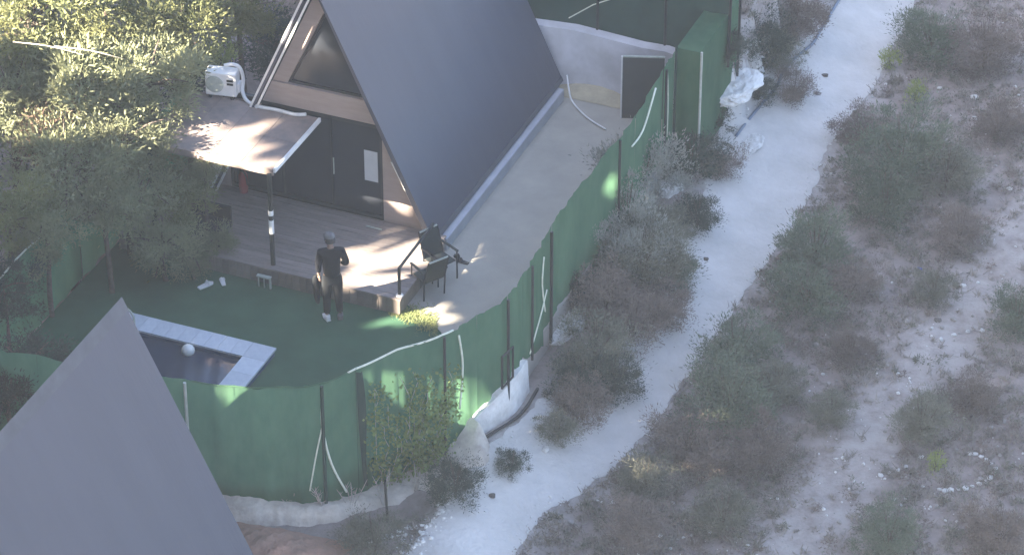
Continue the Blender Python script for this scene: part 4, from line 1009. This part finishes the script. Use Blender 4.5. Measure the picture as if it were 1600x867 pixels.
tr = skin_obj('trousers', [((0, 0, 1.0), (.14, .11)), ((0, 0, .9), (.145, .118)), ((-.09, 0, .82), .115), ((-.095, .02, .5), .080), ((-.108, -.015, .11), .062), ((.09, 0, .82), .115), ((.10, .03, .5), .080), ((.116, .0, .11), .062)],
              [(0, 1), (1, 2), (2, 3), (3, 4), (1, 5), (5, 6), (6, 7)], 0, M_pants, pe)
hd = MB(); hd.lathe([(.02, -.10), (.06, -.085), (.082, -.03), (.09, .03), (.082, .075), (.05, .105), (.012, .115)], 16); o = hd.build('head', M_skin, body, smooth=True); o.location = (-.02, .02, 1.665); o.rotation_euler = (R(-8), 0, R(35)); o.scale = (.9, 1.08, 1.05); head = o
n_ = MB(); n_.add([(-.014, .085, -.03), (.014, .085, -.03), (0, .118, -.028), (0, .09, .03)], [(0, 1, 2), (1, 3, 2), (3, 0, 2), (0, 3, 1)]); n_.build('nose', M_skin, head)
for sx in (-1, 1):
    e = MB(); e.lathe([(.004, -.014), (.022, 0), (.004, .014)], 8, (0, 0, 0)); eo = e.build('ear', M_skin, head); eo.location = (sx*.09, -.005, 0); eo.rotation_euler = (0, R(90), 0); eo.scale = (1.3, .8, .7)
    e = MB(); e.lathe([(.003, -.006), (.011, 0), (.003, .006)], 8); eo = e.build('eye', M_black, head); eo.location = (sx*.032, .08, .02)
mo = MB(); mo.box((-.022, .080, -.057), (.022, .088, -.05)); mo.build('mouth', M_red, head)
hm = MB(); hm.lathe([(.091, -.06), (.097, -.02), (.099, .03), (.093, .05)], 16); ho = hm.build('hair', M_hair, head, smooth=True); ho.location = (0, -.012, 0); ho.scale = (1.0, .94, 1)
cm = MB(); cm.lathe([(.094, .0), (.099, .045), (.092, .08), (.066, .108), (.03, .119), (.005, .121)], 18); co = cm.build('hair_crown', M_capw, head, smooth=True); co.location = (0, -.006, 0)
for sx, yy, rz in ((-.112, -.015, 18), (.12, .0, -8)):
    q = MB(); q.prism([(-.04, -.09, 0), (.04, -.09, 0), (.048, .05, 0), (.035, .15, 0), (-.02, .165, 0), (-.05, .06, 0)], (0, 0, .03)); so_ = q.build('shoe', M_white if sx < 0 else M_capw, pe, bevel=.01); so_.location = (sx, yy, .002); so_.rotation_euler.z = R(rz)
    u_ = MB(); u_.lathe([(.048, .03), (.05, .06), (.045, .10)], 10); uo = u_.build('shoe_upper', M_white if sx < 0 else M_capw, so_, smooth=True); uo.location = (0, -.035, 0)
pe.scale = (1.03, 1.03, 1)
bgm = empty('jacket', at(512, 470, .0), 0, 'black jacket carried over the left hand of the person', 'jacket')
bgm.location = pe.location+Vector((-.275, .02, .0))
jv = skin_obj('cloth', [((0, .03, .90), (.05, .07)), ((-.01, .02, .7), (.065, .10)), ((-.0, .0, .45), (.055, .09)), ((.01, 0, .3), (.03, .05))], [(0, 1), (1, 2), (2, 3)], 1, M_pants, bgm)

# ---------------------------------------------------------------- unseen wood added on the sunny side for shade, leaves cut to aim sunbeams
e1 = Z.cross(SUN).normalized(); e2 = SUN.cross(e1).normalized()
GAPS = [(at(604, 400, .35), .36), (at(634, 418, .35), .34), (at(584, 428, .35), .24),
        (at(640, 487, 0), .24), (at(664, 503, 0), .22),
        (onf(9.2, 1.0), .32), (onf(9.6, .8), .32), (onf(9.5, 1.4), .25), (onf(9.8, .3), .25), (onf(9.0, .4), .25),
        (at(295, 214, 2.34), .14), (at(335, 224, 2.34), .14), (at(372, 235, 2.34), .13), (at(412, 256, 2.34), .08), (at(262, 210, 2.34), .14),
        (at(230, 60, 3.2), .5), (at(335, 45, 3.0), .5), (at(400, 25, 2.8), .35), (at(345, 88, 2.7), .3), (at(40, 30, 3.6), .55), (at(270, 115, 3.0), .35), (at(75, 195, 2.6), .4), (at(100, 85, 3.8), .25), (at(170, 30, 3.6), .4),
        (at(20, 170, 3.3), .3), (at(150, 160, 3.5), .3), (at(940, 150, .1), .3), (at(95, 595, 4.3), .25), (at(450, 60, 4), .12), (at(590, 790, -.5), .2)]
nl = 95000; rr = np.random.default_rng(5)
S_ = np.array(SUN); E1 = np.array(e1); E2 = np.array(e2)
c = S_*(24+9*rr.random(nl))[:, None]+E1*(-24+48*rr.random(nl))[:, None]+E2*(-11+28*rr.random(nl))[:, None]
keep = c[:, 2] > 1.2
for G, rad in GAPS:
    d = c-np.array(G); pd = d-(d@S_)[:, None]*S_; keep &= ~((np.linalg.norm(pd, axis=1) < rad+.20+.14*rr.random(nl)) & (rr.random(nl) > .04))
c = c[keep]; n = len(c); a = rr.normal(size=(n, 3)); a /= np.linalg.norm(a, axis=1)[:, None]; b = np.cross(a, rr.normal(size=(n, 3))); b /= np.linalg.norm(b, axis=1)[:, None]
a += E1*0; s_ = (.26+.16*rr.random(n))[:, None]
link('added_shade_wood', quads_mesh('added_shade_wood', np.stack([c-a*s_, c-b*s_, c+a*s_, c+b*s_], axis=1), M_darkl), kind='stuff')
q = MB()
for k in range(9):
    p = Vector(S_)*28+Vector(E1)*(-16+4*k); q.tube([(p.x, p.y, -.5), (p.x+.2, p.y, 9), (p.x, p.y, 20)], [.3, .22, .08], 8)
q.build('added_shade_trunks', M_bark, kind='stuff')

# ---------------------------------------------------------------- haze of the long view
hz = MB(); hz.box((-172, -172, -8), (172, 172, 38)); hm_ = bpy.data.materials.new('haze'); hm_.use_nodes = True; hn = hm_.node_tree
hn.nodes.remove(hn.nodes['Principled BSDF']); pv = hn.nodes.new('ShaderNodeVolumePrincipled'); pv.inputs['Color'].default_value = (.68, .80, 1, 1); pv.inputs['Density'].default_value = .00056
hn.links.new(pv.outputs[0], hn.nodes['Material Output'].inputs['Volume']); hz.build('haze', hm_, kind='stuff')
